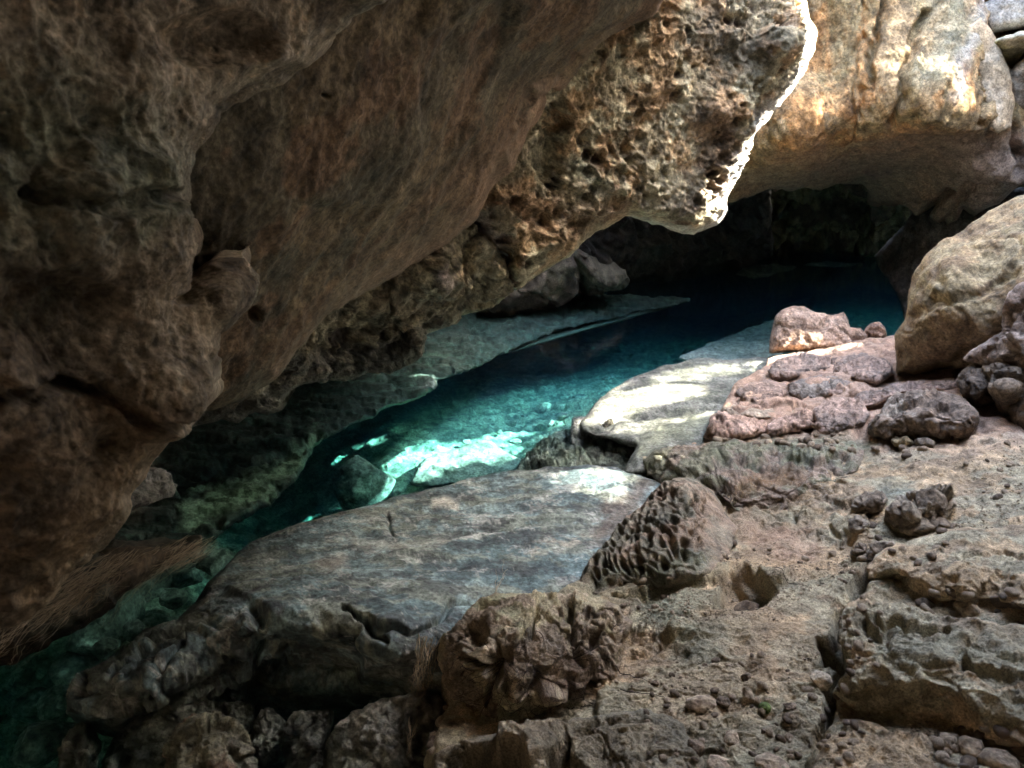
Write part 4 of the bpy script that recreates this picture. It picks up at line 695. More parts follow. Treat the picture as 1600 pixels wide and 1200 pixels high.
for k, (ol, Y0, lab) in enumerate([
    ([(140, 1230), (187, 1135), (215, 1112), (240, 1099), (262, 1100), (285, 1093), (330, 1096), (392, 1095), (400, 1121), (380, 1165), (330, 1240)], 1.98, 'grey angular rock under the tip of the flat slab'),
    ([(250, 1230), (262, 1160), (276, 1132), (300, 1120), (340, 1118), (368, 1130), (390, 1155), (402, 1200), (400, 1240)], 1.84, 'rounded olive block at the bottom edge, in front of the grey rocks'),
    ([(96, 1210), (105, 1165), (128, 1142), (150, 1142), (158, 1160), (150, 1200), (140, 1230)], 1.92, 'knobby pale rock at the left end of the bottom rocks'),
    ([(392, 1180), (396, 1125), (412, 1104), (428, 1108), (445, 1130), (440, 1190), (410, 1200)], 1.95, 'pale jagged rock between the olive block and the cracked rock'),
    ([(438, 1240), (444, 1140), (455, 1118), (500, 1114), (520, 1112), (516, 1150), (500, 1200), (490, 1240)], 1.92, 'cracked grey rock in the middle of the bottom edge rocks'),
    ([(494, 1240), (505, 1170), (530, 1125), (560, 1108), (600, 1092), (650, 1080), (690, 1090), (700, 1140), (690, 1240)], 1.88, 'shadowed grey rock under the right end of the flat slab')]):
    ys = [y for x, y in ol]; xs_ = [x for x, y in ol]; cx_ = sum(xs_) / len(xs_)
    boulder('rubble_rock', ol, [(min(xs_), 1180, Y0 + .04), (max(xs_), 1180, Y0 + .03), (cx_, min(ys), Y0 + .12), (cx_, 1170, Y0 - .03), (cx_, 1235, Y0 - .08)], GRY if k != 1 else [(.19, .18, .12), (.24, .22, .16), (.2, .14, .1)], lab, 270 + k, amp=.05, sc=9, ew=12, er=.06, cat='rock', back=.3, group='rocks along the bottom edge', crag=.010)

# ================================================================== ledges and blocks that break the floor
def Fc(px, py, ex, ey, z, dy=.03): return (px, py, float(Yz(ex, ey, z)) + dy)
def block(name, ol, ctrl, label, seed, cols, shape, extra=None, feats=(), cat='rock ledge', **k):
    kw = dict(step=2.0, stepy=1.6, back=.35, ew=6, er=.02, rough=5, crag=.007); kw.update(k)
    o = relief(name, ol, ctrl, M_soil, shape=shape, paint=pg(cols, 3, seed, extra=extra, cavity=((.14, .095, .06), .02, .08)), seed=seed, feats=feats, **kw); return tag(o, label, cat)
FLC = [(.41, .30, .175), (.49, .36, .215), (.32, .24, .15), (.36, .31, .20)]
def flo(a=.03, f=.05, fs=4, p=.012, seed=1):
    fa, pi_ = faceted(f, fs, seed, .01), pitted(p, 18, seed + 1, 0, 4)
    return lambda P, X, Yp, dd: a * fbm(P, 2.2, 6, seed, .55) + fa(P, X, Yp, dd) * (.35 + .65 * sm(0, .15, fbm(P, 1.6, 3, seed + 2))) + pi_(P, X, Yp, dd) + np.maximum(0, fbm(P, 55, 2, seed + 4, .6)) * .01
block('rock_ledge', [(1308, 1000), (1312, 975), (1326, 950), (1350, 936), (1400, 944), (1450, 960), (1520, 972), (1600, 985), (1850, 1000), (1850, 1190), (1600, 1166), (1545, 1160), (1500, 1152), (1440, 1152), (1395, 1140), (1350, 1118), (1312, 1092), (1304, 1080), (1322, 1052), (1328, 1028)],
    [(1320, 960, Z, .46), (1450, 975, Z, .52), (1600, 1000, Z, .56), (1315, 1050, Z, .46), (1350, 1060, Z, .49), (1420, 1070, Z, .51), (1520, 1100, Z, .53), (1600, 1120, Z, .55), (1830, 1020, Z, .6), (1830, 1160, Z, .6), Fc(1330, 1105, 1330, 1080, .47), Fc(1400, 1135, 1400, 1085, .5, .06), Fc(1400, 1105, 1400, 1085, .5, .05), Fc(1460, 1148, 1470, 1098, .52, .06), Fc(1530, 1155, 1530, 1125, .53, .04)],
    'large greenish tan rock ledge at the lower right with a deep undercut front edge', 601, FLC, flo(seed=601),
    extra=lambda P, X, Yp, h, c, w_: (mixc(c, (.26, .255, .18), stroke(X, Yp, [(1380, 1010), (1500, 1010), (1600, 1010)], 46, 1) * .6), w_),
    feats=[('up', [(1335, 975), (1352, 960), (1400, 990), (1385, 1020), (1362, 1008)], -.035, 16), ('crack', [(1380, 960), (1420, 985), (1480, 990)], .03, 8), ('crack', [(1500, 1040), (1560, 1060), (1620, 1050)], .03, 9), ('lump', 1360, 1080, 40, 12, -.05)])
block('rock_ledge', [(1262, 1300), (1268, 1210), (1278, 1180), (1290, 1150), (1310, 1132), (1345, 1122), (1390, 1140), (1430, 1156), (1490, 1162), (1530, 1180), (1540, 1300)],
    [(1270, 1200, Z, .38), (1330, 1130, Z, .42), (1430, 1160, Z, .43), (1520, 1190, Z, .43), (1400, 1290, Z, .44), (1280, 1290, Z, .38)], 'tan rock block at the bottom edge, in front of the large undercut ledge', 603, FLC, flo(seed=603))
block('rock_ledge', [(1356, 906), (1352, 888), (1372, 868), (1400, 852), (1440, 838), (1500, 826), (1600, 816), (1850, 790), (1850, 950), (1640, 952), (1600, 948), (1540, 940), (1500, 938), (1468, 940), (1440, 928), (1416, 918), (1385, 914)],
    [(1365, 885, Z, .43), (1430, 855, Z, .45), (1600, 830, Z, .52), (1600, 920, Z, .55), (1500, 915, Z, .52), (1440, 900, Z, .48), (1400, 895, Z, .46), (1830, 820, Z, .62), (1830, 930, Z, .62), Fc(1400, 914, 1400, 900, .46), Fc(1465, 938, 1465, 915, .5), Fc(1550, 938, 1550, 922, .53)],
    'smooth tan rock ledge on the right, ending in a dark step above the groove', 605, FLC, flo(seed=605, f=.03), feats=[('lump', 1395, 905, 30, 16, -.05), ('crack', [(1500, 870), (1560, 860), (1640, 880)], .02, 6)])
def rills(P, X, Yp, dd):
    q = P * np.array([1, .45, 1]); f1, f2, i1 = worley(q + .02 * np.stack([fbm(P, 9, 3, k) for k in range(3)], -1), 34, 611)
    m = stroke(X, Yp, [(912, 895), (1000, 798), (1040, 765), (1080, 800), (1070, 895)], 34, 3, 10, True)
    return .03 * fbm(P, 3, 6, 612, .55) + m * (.024 * sm(.1, .6, f1) - .034 * (1 - sm(.1, .55, f1)) + .012 * sm(.3, 0, f2 - f1)) + (1 - m) * .012 * fbm(P, 14, 5, 613)
block('rilled_rock', [(900, 918), (908, 900), (922, 880), (940, 862), (955, 845), (966, 824), (985, 805), (1004, 788), (1022, 770), (1038, 757), (1060, 748), (1092, 752), (1112, 768), (1128, 792), (1152, 828), (1140, 868), (1112, 902), (1060, 914), (1004, 924), (950, 934), (912, 930)],
    [(1060, 752, Z, .31), (1000, 796, Z, .23), (920, 890, Z, .19), (1000, 920, Z, .20), (1110, 898, Z, .26), (1130, 810, Z, .25), (1060, 810, Z, .34), (1010, 860, Z, .29), (950, 926, Z, .18)],
    'grey brown rock mound with rows of sharp wet rills beside the flat slab', 611, [(.23, .19, .13), (.28, .235, .165), (.18, .165, .115), (.30, .22, .15)], rills, er=.05, ew=10, cat='rock',
    extra=lambda P, X, Yp, h, c, w_: (mixc(c, (.17, .18, .12), stroke(X, Yp, [(940, 905), (1040, 895), (1100, 870)], 26, 4) * .8), np.clip(.35 + .6 * stroke(X, Yp, [(940, 900), (1040, 885), (1100, 860)], 40, 4), 0, 1)), feats=[('lump', 1075, 775, 34, 18, .04), ('up', [(1050, 800), (1100, 795), (1110, 812), (1060, 815)], -.02, 10)])
block('wet_ledge', [(1012, 742), (1003, 718), (1018, 705), (1060, 698), (1100, 694), (1180, 690), (1260, 687), (1335, 690), (1352, 705), (1345, 728), (1326, 748), (1300, 756), (1312, 782), (1290, 796), (1250, 800), (1200, 808), (1160, 802), (1142, 786), (1118, 768), (1090, 754), (1060, 752), (1036, 758)],
    [(1015, 712, Z, .15), (1100, 700, Z, .21), (1200, 700, Z, .25), (1335, 698, Z, .30), (1100, 745, Z, .22), (1150, 775, Z, .26), (1250, 762, Z, .27), (1320, 742, Z, .29), Fc(1180, 804, 1180, 784, .26, .04), Fc(1260, 796, 1260, 768, .27, .05), Fc(1300, 790, 1300, 760, .28, .05), Fc(1040, 752, 1040, 738, .18), Fc(1015, 740, 1015, 725, .15)],
    'wet greenish rock ledge holding a shallow brown puddle, in front of the pink rocks', 621, [(.24, .18, .13), (.29, .22, .16), (.19, .16, .115), (.21, .20, .13)], flo(.03, .07, 6, .02, seed=621), er=.03, ew=8,
    extra=lambda P, X, Yp, h, c, w_: (mixc(mixc(c, (.21, .125, .06), stroke(X, Yp, [(1150, 762), (1195, 745), (1250, 742)], 26, 4, 8) * .85), (.19, .205, .12), stroke(X, Yp, [(1120, 706), (1220, 700), (1330, 704)], 16, 9) * .7), np.clip(stroke(X, Yp, [(1120, 765), (1195, 740), (1270, 735)], 50, 5) + .7 * stroke(X, Yp, [(1060, 710), (1330, 702)], 20, 6) + .3, 0, 1)),
    feats=[('up', [(1130, 770), (1150, 742), (1190, 728), (1262, 734), (1240, 764), (1180, 778)], -.03, 12), ('up', [(1040, 725), (1080, 715), (1110, 730), (1070, 745)], .04, 8), ('crack', [(1100, 735), (1150, 722), (1220, 715), (1300, 725)], .04, 8), ('up', [(1290, 715), (1330, 712), (1335, 735), (1300, 745)], -.04, 8)])
def rootrock_shape(P, X, Yp, dd):
    return faceted(.045, 7, 632, .01)(P, X, Yp, dd) + pitted(.02, 14, 633, .01, 4)(P, X, Yp, dd) + .006 * fbm(P, 20, 4, 634, .6, True)
tangled = block('root_tangled_rock', [(702, 1102), (692, 1066), (688, 1040), (690, 1012), (700, 990), (714, 972), (732, 948), (752, 934), (775, 927), (802, 931), (850, 934), (874, 928), (900, 926), (930, 940), (965, 956), (985, 975), (976, 1010), (968, 1050), (975, 1078), (960, 1098), (925, 1110), (870, 1122), (800, 1136), (740, 1130)],
    [(775, 932, Z, .33), (880, 934, Z, .33), (715, 985, Z, .31), (760, 975, Z, .37), (850, 980, Z, .38), (950, 965, Z, .35), (900, 1020, Z, .34), (850, 1040, Z, .34), (760, 1040, Z, .33), (700, 1060, Z, .2), (710, 1095, Z, .12), (760, 1100, Z, .18), (800, 1122, Z, .16), (870, 1108, Z, .2), (950, 1090, Z, .22), (975, 1020, Z, .3)],
    'craggy olive rock covered by a tangle of dark roots, in the foreground beside the slab', 631, [(.42, .36, .22), (.36, .34, .21), (.46, .37, .25), (.28, .22, .15)], rootrock_shape, er=.06, ew=12, cat='rock', crag=.012,
    extra=lambda P, X, Yp, h, c, w_: (mixc(c, (.30, .20, .14), stroke(X, Yp, [(890, 1040), (930, 1060), (860, 1080)], 50, 4) * .35), np.clip(1.1 * stroke(X, Yp, [(820, 1000), (860, 1010), (840, 1060), (900, 960)], 46, 5), 0, 1)),
    feats=[('up', [(720, 985), (742, 972), (755, 988), (745, 1012), (728, 1015)], -.07, 8), ('up', [(772, 1030), (780, 1000), (800, 1020), (790, 1050), (775, 1070)], -.08, 8), ('crack', [(842, 955), (838, 1000)], .05, 7), ('crack', [(888, 945), (895, 1010), (905, 1040)], .08, 9), ('up', [(918, 985), (940, 980), (948, 1015), (930, 1020)], -.07, 8), ('crack', [(800, 1000), (830, 980), (850, 940)], .04, 6), ('crack', [(760, 1100), (770, 1040), (720, 1020)], .05, 8), ('lump', 860, 1075, 30, 24, .05), ('lump', 815, 1060, 26, 26, .05), ('up', [(905, 1095), (925, 1060), (955, 1065), (970, 1090)], -.10, 8)])
block('rock_block', [(668, 1320), (670, 1220), (676, 1176), (700, 1166), (721, 1159), (780, 1142), (837, 1130), (900, 1118), (961, 1110), (1002, 1106), (1036, 1114), (1068, 1136), (1092, 1172), (1104, 1220), (1112, 1320)],
    [(680, 1185, Z, .33), (840, 1140, Z, .36), (1000, 1112, Z, .35), (1060, 1150, Z, .36), (1090, 1290, Z, .38), (700, 1290, Z, .34), (880, 1230, Z, .38)], 'greenish tan rock block with two deep dark notches at the bottom edge', 641, [(.24, .20, .13), (.29, .235, .155), (.20, .175, .12)], flo(.035, .05, 5, .02, seed=641), er=.04, ew=9, cat='rock block', crag=.01,
    feats=[('up', [(686, 1240), (696, 1192), (740, 1180), (775, 1168), (806, 1164), (822, 1190), (836, 1240)], -.17, 14), ('up', [(858, 1225), (858, 1172), (884, 1150), (904, 1172), (930, 1200), (945, 1230)], -.15, 14)])

# ================================================================== stones
def ico(sub):
    import bmesh
    bm = bmesh.new(); bmesh.ops.create_icosphere(bm, subdivisions=sub, radius=1)
    V = np.array([v.co for v in bm.verts]); F = np.array([[v.index for v in f.verts] for f in bm.faces]); bm.free(); return V, F
ICO = {k: ico(k) for k in (2, 3, 4, 5)}
def stone_mesh(name, seed, cols, sub=4, mat=None, cuts=9, flat=(1, .8, .6), smooth=True):
    rs = np.random.RandomState(seed); V, F = ICO[sub]; V = V.copy()
    for _ in range(cuts):
        n = rs.randn(3); n /= np.linalg.norm(n); d = rs.uniform(.55, .85); t = V @ n; V = V - np.maximum(0, t - d)[:, None] * n * .92
    n = V / np.linalg.norm(V, axis=1)[:, None]; q = V + seed * 3.7
    V = V + n * (.10 * fbm(q, 1.6, 5, seed, .55) * 2 + .05 * fbm(q, 5, 4, seed + 1, .6, True))[:, None]
    V = V * np.array(flat); c = palette(q * .5, cols, 2.5, seed)
    return V, F, c
def make_stone(name, p, size, seed, cols, label=None, cat='stone', group=None, sub=4, flat=(1, .8, .6), rot=0, mat=None, cuts=9, sink=.3):
    V, F, c = stone_mesh(name, seed, cols, sub, flat=flat, cuts=cuts)
    o = add_mesh(name, V * size, [F], mat or M_rock, c); o.location = p + np.array([0, 0, size * flat[2] * (1 - 2 * sink) * .5]); o.rotation_euler = (random.Random(seed).uniform(-.2, .2), random.Random(seed + 1).uniform(-.2, .2), rot)
    return tag(o, label, cat, group)
UW = [(.25, .28, .22), (.33, .36, .29), (.17, .19, .15)]
def under(px, py, z, wpx, seed, label, flat=(1, .8, .5), rot=0, group='stones on the pool bottom', sub=4, cuts=10):
    p = at_z(px, py, z); d = np.linalg.norm(p - np.array([0, 0, CAMZ])); return make_stone('submerged_stone', p, wpx / FPX * d / 2, seed, UW, label, 'stone', group, sub, flat, rot, cuts=cuts, sink=.5)
under(570, 757, -.55, 96, 301, 'rounded green submerged boulder left of the brightest blue sunlit patch', (1, .9, .9), 0, sub=5, cuts=4)
boulder('submerged_slab', [(640, 752), (650, 732), (664, 716), (690, 706), (720, 700), (746, 689), (765, 694), (785, 705), (812, 714), (820, 722), (800, 738), (770, 748), (720, 756), (670, 760)], [(645, 750, Z, -.42), (746, 690, Z, -.38), (815, 720, Z, -.42), (720, 752, Z, -.40), (720, 725, Z, -.38)], UW, 'broad flat rock under the clear blue water, touching the grey slab', 303, amp=.03, sc=4, ew=7, er=.08, back=.3, cat='rock', mat=M_rock)
boulder('submerged_ledge', [(1060, 560), (1090, 545), (1130, 528), (1170, 512), (1208, 500), (1230, 520), (1220, 575), (1150, 572), (1100, 570)], [(1060, 562, Z, -.08), (1130, 530, Z, -.2), (1208, 502, Z, -.25), (1200, 570, Z, -.05), (1120, 568, Z, -.04)], [(.2, .23, .2), (.27, .3, .26)], 'teal submerged ledge sloping into the dark pool behind the pale sunlit ledge', 305, amp=.03, sc=3, ew=7, er=.08, back=.3, cat='rock', mat=M_rock)
boulder('submerged_rock_or_glint', [(808, 735), (815, 718), (830, 706), (845, 690), (868, 676), (885, 668), (905, 672), (916, 690), (920, 716), (930, 732), (880, 742), (830, 742)], [(812, 735, Z, -.14), (885, 672, Z, -.16), (915, 720, Z, -.05), (860, 738, Z, -.08), (860, 705, Z, -.12)], [(.24, .26, .18), (.32, .33, .25), (.15, .16, .11)], 'greenish craggy rock under shallow water beside the shaded boulder', 307, amp=.09, sc=6, ew=7, er=.06, back=.3, cat='rock')
for ol_, lb_ in (([(1150, 428), (1160, 419), (1180, 415), (1215, 413), (1245, 416), (1240, 422), (1215, 426), (1200, 433), (1170, 434)], 'sunlit pale rock added under the far water, standing in for a glint at the left of the inner pool'), ([(1252, 414), (1290, 408), (1345, 410), (1350, 414), (1300, 418)], 'thin sunlit rock added under the water, standing in for a glint at the back of the inner pool')):
    boulder('submerged_rock_or_glint', ol_, [(ol_[0][0], 424 if len(ol_) > 6 else 413, Z, -.12), (1240, 418, Z, -.12), (1200, 415, Z, -.12), (1300, 412, Z, -.12), (1200, 430, Z, -.12), (1345, 412, Z, -.12)], UW, lb_, 309, amp=.05, sc=5, ew=4, er=.04, back=.3, cat='rock', rough=2, step=1.5)  # added rocks that stand in for reflected glints on the far water
rs = random.Random(5)
for k, (px, py, z, wp, lab) in enumerate([(775, 607, -.95, 50, 'flat pale stone lying alone on the pool bottom beyond the sunlit patch'), (710, 660, -.7, 30, 'small pale stone on the pool bottom near the shelf'), (652, 660, -.75, 26, 'pale stone near the lip of the shelf under water'),
    (850, 640, -.6, 34, None), (805, 690, -.5, 20, None), (620, 712, -.6, 24, None), (880, 650, -.45, 26, None), (730, 690, -.55, 18, None), (905, 620, -.6, 24, None), (700, 640, -.8, 22, None), (760, 640, -.75, 28, None), (800, 660, -.55, 22, None), (860, 662, -.45, 18, None), (580, 680, -.8, 24, None), (950, 590, -.6, 26, None),
    (670, 690, -.6, 14, None), (780, 675, -.55, 16, None), (840, 620, -.8, 24, None), (730, 625, -.9, 20, None), (650, 645, -.85, 18, None), (890, 632, -.6, 14, None), (820, 650, -.6, 14, None)]):
    under(px, py, z, wp, 310 + k, lab or 'small stone scattered on the pool bottom', (1, rs.uniform(.6, .9), rs.uniform(.3, .6)), rs.uniform(0, 6), sub=3)
for k, (px, py, z, wp, lab) in enumerate([(338, 880, -.35, 60, 'blocky teal boulder at the top of the submerged rubble, beside the slab'), (292, 900, -.5, 50, 'teal submerged boulder below the topmost one'), (236, 915, -.45, 70, 'big smooth teal boulder under water in the middle of the rubble'), (272, 935, -.4, 46, 'small teal boulder touching the slab edge'),
    (190, 960, -.45, 80, 'wide teal boulder under water below the root covered rock'), (150, 1000, -.5, 70, 'teal boulder right below the wide one'), (168, 1010, -.35, 34, 'pebble like teal boulder near the slab tip'), (112, 1050, -.6, 70, 'tall teal boulder left of the slab tip'), (92, 1100, -.6, 56, 'dim teal boulder half in shadow at the lower left'),
    (70, 1160, -.5, 96, 'large teal tilted boulder at the bottom left corner'), (310, 862, -.6, 34, 'small teal stone at the far end of the rubble'), (214, 985, -.4, 36, 'small teal stone between the wide boulder and the slab'), (60, 1100, -.8, 60, 'nearly dark boulder at the left edge under water'), (122, 975, -.65, 44, 'dim teal stone under the hanging roots')]):
    under(px, py, z, wp, 340 + k, lab, (1, rs.uniform(.7, .95), rs.uniform(.6, .9)), rs.uniform(0, 6), 'submerged boulders at the left', sub=4, cuts=9)

BODIES = [o.name for o in COL.objects if o.name in REL and o.name.split('.')[0] in ('rock_floor', 'rock_ledge', 'wet_ledge', 'root_tangled_rock', 'rock_block', 'rilled_rock')]
def on_floor(px, py):       # the topmost ground body seen at that point
    best = None
    for nm in BODIES:
        X, Yp, P, N = REL[nm]; d2 = (X - px) ** 2 + (Yp - py) ** 2; i = int(np.argmin(d2))
        if d2[i] < 9 and (best is None or P[i][1] < best[1]): best = P[i]
    return spot(floor, px, py)[0] if best is None else best
ST = [(.34, .26, .17), (.40, .32, .22), (.27, .20, .135)]
def fstone(px, py, wpx, seed, label, cols=ST, flat=(1, .8, .7), cuts=9, group=None, mat=None, sub=4):
    p = on_floor(px, py); d = np.linalg.norm(p - np.array([0, 0, CAMZ])); return make_stone('stone', p, wpx / FPX * d / 2, seed, cols, label, 'stone', group, sub, flat, random.Random(seed).uniform(0, 6), mat, cuts, .25)
fstone(1095, 1108, 46, 401, 'largest loose stone on the dusty foreground, with a dark underside'); fstone(1172, 1092, 28, 402, 'pale angular stone standing on edge beside the green husk', flat=(.8, .6, 1.1))
fstone(1145, 1158, 34, 403, 'broken pale stone in the middle of the gravel'); fstone(1088, 1172, 26, 404, 'dark round stone near the bottom edge', DKB, (1, 1, 1)); fstone(1236, 1112, 20, 405, 'small dark stone right of the green husk', DKB, (1, .8, .5))
fstone(1133, 1100, 22, 406, 'brown stone tucked beside the pale angular stone', DKB); fstone(1164, 1062, 15, 407, 'round dark pebble in the bare dusty patch', DKB, (1, 1, .9)); fstone(1288, 1072, 34, 408, 'crumbly pale lump in the dark hollow', [(.45, .36, .25), (.5, .42, .3)]); fstone(1100, 1039, 9, 409, 'tiny round pebble alone on the dust', DKB)
fstone(1022, 1068, 12, 410, 'dark seed at the end of the thin root', DKB, (1, 1, 1)); fstone(1195, 1144, 13, 411, 'small dark pebble below the green husk', DKB); fstone(1480, 1162, 30, 412, 'rounded yellowish stone of the lower right heap'); fstone(1520, 1170, 40, 413, 'biggest yellowish stone of the lower right heap'); fstone(1560, 1188, 44, 414, 'stone at the bottom edge of the lower right heap'); fstone(1592, 1150, 30, 415, 'stone at the right edge above the heap')
fstone(1510, 955, 36, 416, 'brown stone in the groove under the right hand ledge'); fstone(1205, 1190, 50, 417, 'half buried flat rock at the bottom edge', flat=(1, .8, .4)); fstone(1120, 1196, 46, 418, 'half buried rock at the bottom edge below the dark round stone', flat=(1, .8, .4)); fstone(1165, 922, 40, 419, 'brown block sitting in the hole', DKB, (1, .9, 1))
nut = make_stone('green_husk', on_floor(1197, 1106), .0145, 420, [(.10, .14, .035)], 'small round green fruit husk on the dusty ground', 'fruit', None, 3, (1, .95, .9), 0, M_rock, 0, .1)
protos = [stone_mesh('s', 500 + k, ST if k % 3 else DKB, 2, cuts=7, flat=(1, .8, .65)) for k in range(8)]
pm = []
for k, (V, F, c) in enumerate(protos):
    o = add_mesh('pebble', V, [F], M_rock, c); pm.append(o)
rs = random.Random(9); first = set()
zones = [((1010, 1240, 1030, 1200), 60, 7), ((1460, 1600, 1140, 1200), 24, 12), ((1440, 1600, 925, 965), 24, 11), ((1120, 1330, 850, 900), 18, 7), ((1190, 1330, 1080, 1200), 34, 9), ((1340, 1480, 820, 880), 18, 9), ((1280, 1460, 655, 720), 20, 9), ((880, 1100, 950, 1100), 14, 5), ((1300, 1400, 960, 1040), 10, 7)]
zones += [((1100, 1360, 680, 700), 24, 9), ((960, 1180, 900, 960), 16, 7), ((1310, 1350, 880, 1180), 26, 9), ((1500, 1600, 690, 790), 12, 7), ((640, 700, 1100, 1190), 8, 10)]
for (x0, x1, y0, y1), n, sz in zones:
    for _ in range(n):
        px, py = rs.uniform(x0, x1), rs.uniform(y0, y1); p = on_floor(px, py); d = np.linalg.norm(p - np.array([0, 0, CAMZ])); s_ = sz * rs.uniform(.4, 1.5) / FPX * d / 2 * 1.5
        k = rs.randrange(8)
        if k in first: o = pm[k].copy(); COL.objects.link(o)
        else: o = pm[k]; first.add(k)
        o.location = p + np.array([0, 0, s_ * .25]); o.scale = (s_, s_, s_); o.rotation_euler = (rs.uniform(-.4, .4), rs.uniform(-.4, .4), rs.uniform(0, 6.3))
        tag(o, 'small loose pebble on the dusty rock floor', 'pebble', 'pebbles scattered over the rock floor')
def gravel():
    rs = np.random.RandomState(3); V0, F0 = ICO[2][0][:12], None
    import bmesh
    bm = bmesh.new(); bmesh.ops.create_icosphere(bm, subdivisions=1, radius=1); V0 = np.array([v.co for v in bm.verts]); F0 = np.array([[v.index for v in f.verts] for f in bm.faces]); bm.free()
    X, Yp, P, N = REL[floor.name]; dens = fbm(P, 2.2, 4, 77, .6); far = (X > 1000) & (X < 1640) & (Yp > 700) & (Yp < 1230) & (dens > .03); idx = np.where(far)[0]
    pick = rs.choice(idx, 8000); Vs = []; Fs = []; Cs = []
    for k, i in enumerate(pick):
        p = P[i]; d = np.linalg.norm(p - np.array([0, 0, CAMZ])); r = rs.uniform(.0012, .0034) * (1 if rs.rand() < .93 else 1.8)
        v = V0 * (1 + .3 * rs.randn(len(V0), 1)) * np.array([1, .8, .7]) * r + p + np.array([0, 0, r * .4]); Vs.append(v); Fs.append(F0 + 12 * k); Cs.append(np.tile(np.array([.36, .28, .19]) * rs.uniform(.5, 1.2), (12, 1)))
    o = add_mesh('gravel', np.concatenate(Vs), [np.concatenate(Fs)], M_soil, np.concatenate(Cs), smooth=False); tag(o, kind='stuff')
gravel()

# ================================================================== roots
def strands(name, paths, rad, mat, sides=3):
    V = []; F = []; off = 0
    for pts, r in paths:
        pts = np.array(pts); n = len(pts); t = np.gradient(pts, axis=0); t /= np.linalg.norm(t, axis=1)[:, None] + 1e-9
        a = np.cross(t, [0.3, .2, .93]); a /= np.linalg.norm(a, axis=1)[:, None] + 1e-9; b = np.cross(t, a)
        rr = r * np.linspace(1, .35, n)[:, None]
        for s_ in range(sides):
            th = 2 * math.pi * s_ / sides; V.append(pts + (a * math.cos(th) + b * math.sin(th)) * rr)
        for s_ in range(sides):
            s2 = (s_ + 1) % sides; i = np.arange(n - 1); F.append(np.stack([off + s_ * n + i, off + s2 * n + i, off + s2 * n + i + 1, off + s_ * n + i + 1], -1))
        off += n * sides
    return add_mesh(name, np.concatenate(V), [np.concatenate(F)], mat)
rs = random.Random(21)
def wiggle_path(p0, p1, n, amp, seed, sag=0):
    t = np.linspace(0, 1, n)[:, None]; p = np.array(p0) * (1 - t) + np.array(p1) * t; L = np.linalg.norm(np.array(p1) - np.array(p0))
    w_ = np.stack([fbm(np.concatenate([t * 1.0 + seed * .37, t * 0, t * 0], 1), 3, 3, seed * 5 + k, .6) for k in range(3)], -1)
    p = p + w_ * amp * L * 2 * np.sqrt(t); p[:, 2] -= sag * L * (t[:, 0] * (1 - t[:, 0])) * 4; return p
paths = []
for k in range(420):            # fine roots combed down to the left over the wedge
    t = rs.random(); x0 = 345 - 330 * t + rs.uniform(-10, 10); y0 = 838 + 60 * t + rs.uniform(-6, 60) * (.3 + t); Y0 = 2.7 - .95 * t - .04
    L = rs.uniform(60, 170) * (.5 + .6 * t); a_ = math.radians(rs.gauss(152, 9)); x1, y1 = x0 + math.cos(a_) * L, y0 + math.sin(a_) * L * 1.0
    p0 = at_Y(x0, y0, Y0); p1 = at_Y(x1, y1, max(1.5, Y0 - L * .0022) - rs.uniform(0, .05)); paths.append((wiggle_path(p0, p1, 12, .07, k + 3, .04), rs.uniform(.0004, .001)))
for k in range(150):            # roots hanging off the lower edge
    t = rs.random(); x0 = 300 - 320 * t; y0 = 872 + 165 * t - rs.uniform(0, 40); Y0 = 2.6 - .85 * t - .06; L = rs.uniform(40, 120); a_ = math.radians(rs.gauss(140, 16))
    paths.append((wiggle_path(at_Y(x0, y0, Y0), at_Y(x0 + math.cos(a_) * L, y0 + math.sin(a_) * L * .7, Y0 - .1), 12, .12, k + 900, .05), rs.uniform(.0005, .001)))
for k in range(34):
    x0, y0 = rs.uniform(60, 150), rs.uniform(940, 975); p0 = at_Y(x0, y0, 1.85); p1 = at_Y(x0 + rs.uniform(20, 100), y0 - rs.uniform(40, 95), 1.8); paths.append((wiggle_path(p0, p1, 12, .18, k + 700, .0), rs.uniform(.0003, .0006)))
o = strands('hanging_roots', paths, 1, M_root); tag(o, kind='stuff')
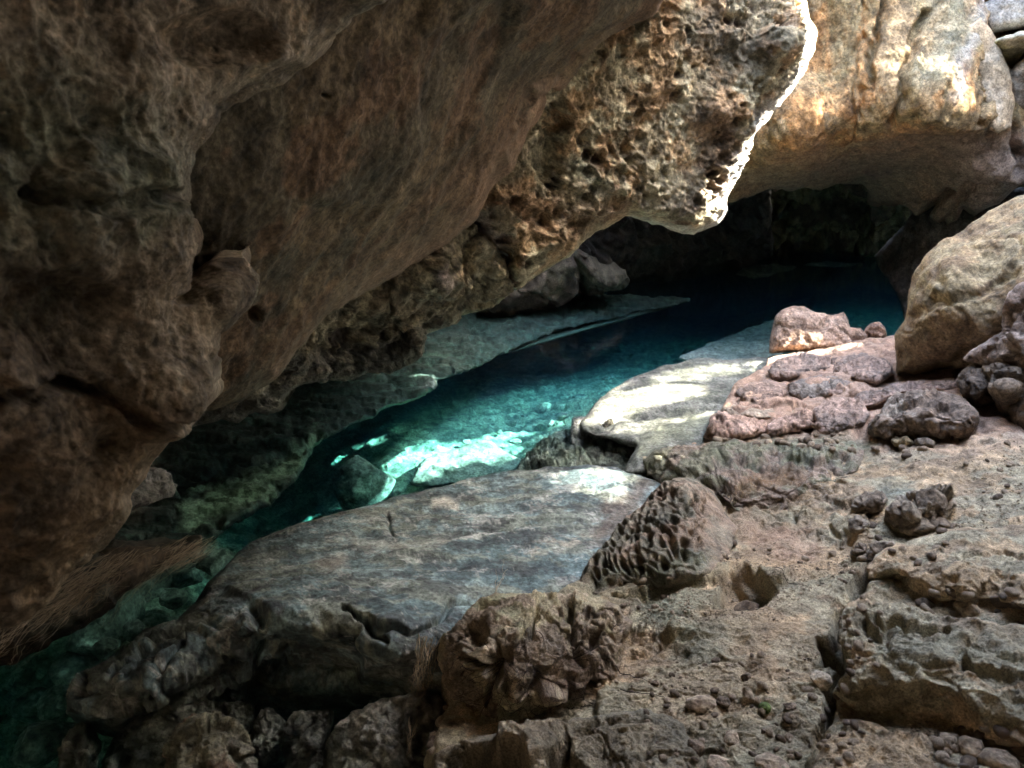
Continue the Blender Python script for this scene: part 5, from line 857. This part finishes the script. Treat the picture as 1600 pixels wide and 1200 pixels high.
def tuft(name, n, a, b, ja, jb, Ya, Yb, rad, mat, label, amp, seed, cat='roots'):
    rs = random.Random(seed); P_ = []
    for k in range(n):
        p0 = at_Y(a[0] + rs.uniform(-ja[0], ja[0]), a[1] + rs.uniform(-ja[1], ja[1]), Ya); p1 = at_Y(b[0] + rs.uniform(-jb[0], jb[0]), b[1] + rs.uniform(-jb[1], jb[1]), Yb + rs.uniform(-.05, .05))
        P_.append((wiggle_path(p0, p1, 16, amp, seed * 10 + k), rad * rs.uniform(.5, 1.2)))
    return tag(strands(name, P_, 1, mat), label, cat)
tuft('dry_root_tuft', 34, (672, 1000), (655, 1085), (18, 10), (16, 16), 2.02, 1.98, .0013, M_paleroot, 'tuft of dry yellowish roots hanging in the gap beside the root tangled rock', .16, 31)
tuft('thin_twig', 5, (640, 1130), (632, 1185), (14, 12), (10, 14), 1.85, 1.8, .001, M_paleroot, 'few pale thin twigs sticking up near the bottom edge', .12, 33, 'twig')
tuft('curled_twig', 4, (772, 925), (785, 880), (8, 5), (12, 14), 2.35, 2.42, .001, M_root, 'curved dry twigs on the slab edge above the root tangled rock', .2, 35, 'twig')
X, Yp, P, N = REL[floor.name]; paths = []; rs = random.Random(41)
for k in range(120):            # dark roots creeping over the rock
    x, y = rs.uniform(700, 930), rs.uniform(1010, 1110); a_ = rs.uniform(0, 6.28); pts = []
    for j in range(14):
        p, n = spot(tangled, x, y); pts.append(p + n * .012 + np.array([0, 0, .003])); a_ += rs.gauss(0, .45); x += math.cos(a_) * 6; y += math.sin(a_) * 4
        if x < 692 or x > 1010 or y > 1150: break
    if len(pts) > 4: paths.append((np.array(pts), rs.uniform(.0004, .0010)))
tag(strands('dark_roots', paths, 1, M_darkroot), 'tangle of dark reddish roots spread over the front of the near rock', 'roots')
paths = []
for pl in ([(960, 1040), (985, 1055), (1010, 1070), (1022, 1068)], [(975, 1085), (1000, 1090), (1040, 1100), (1050, 1120)], [(960, 985), (975, 970), (985, 955), (980, 940)], [(1190, 890), (1210, 905), (1240, 918), (1270, 922)]):
    A_ = rough_line(pl, 4, 5, 5, False); paths.append((np.array([on_floor(*q) + np.array([0, 0, .004]) for q in A_]), .0014))
tag(strands('thin_root', paths, 1, M_darkroot), 'thin single roots lying on the dusty floor', 'roots')
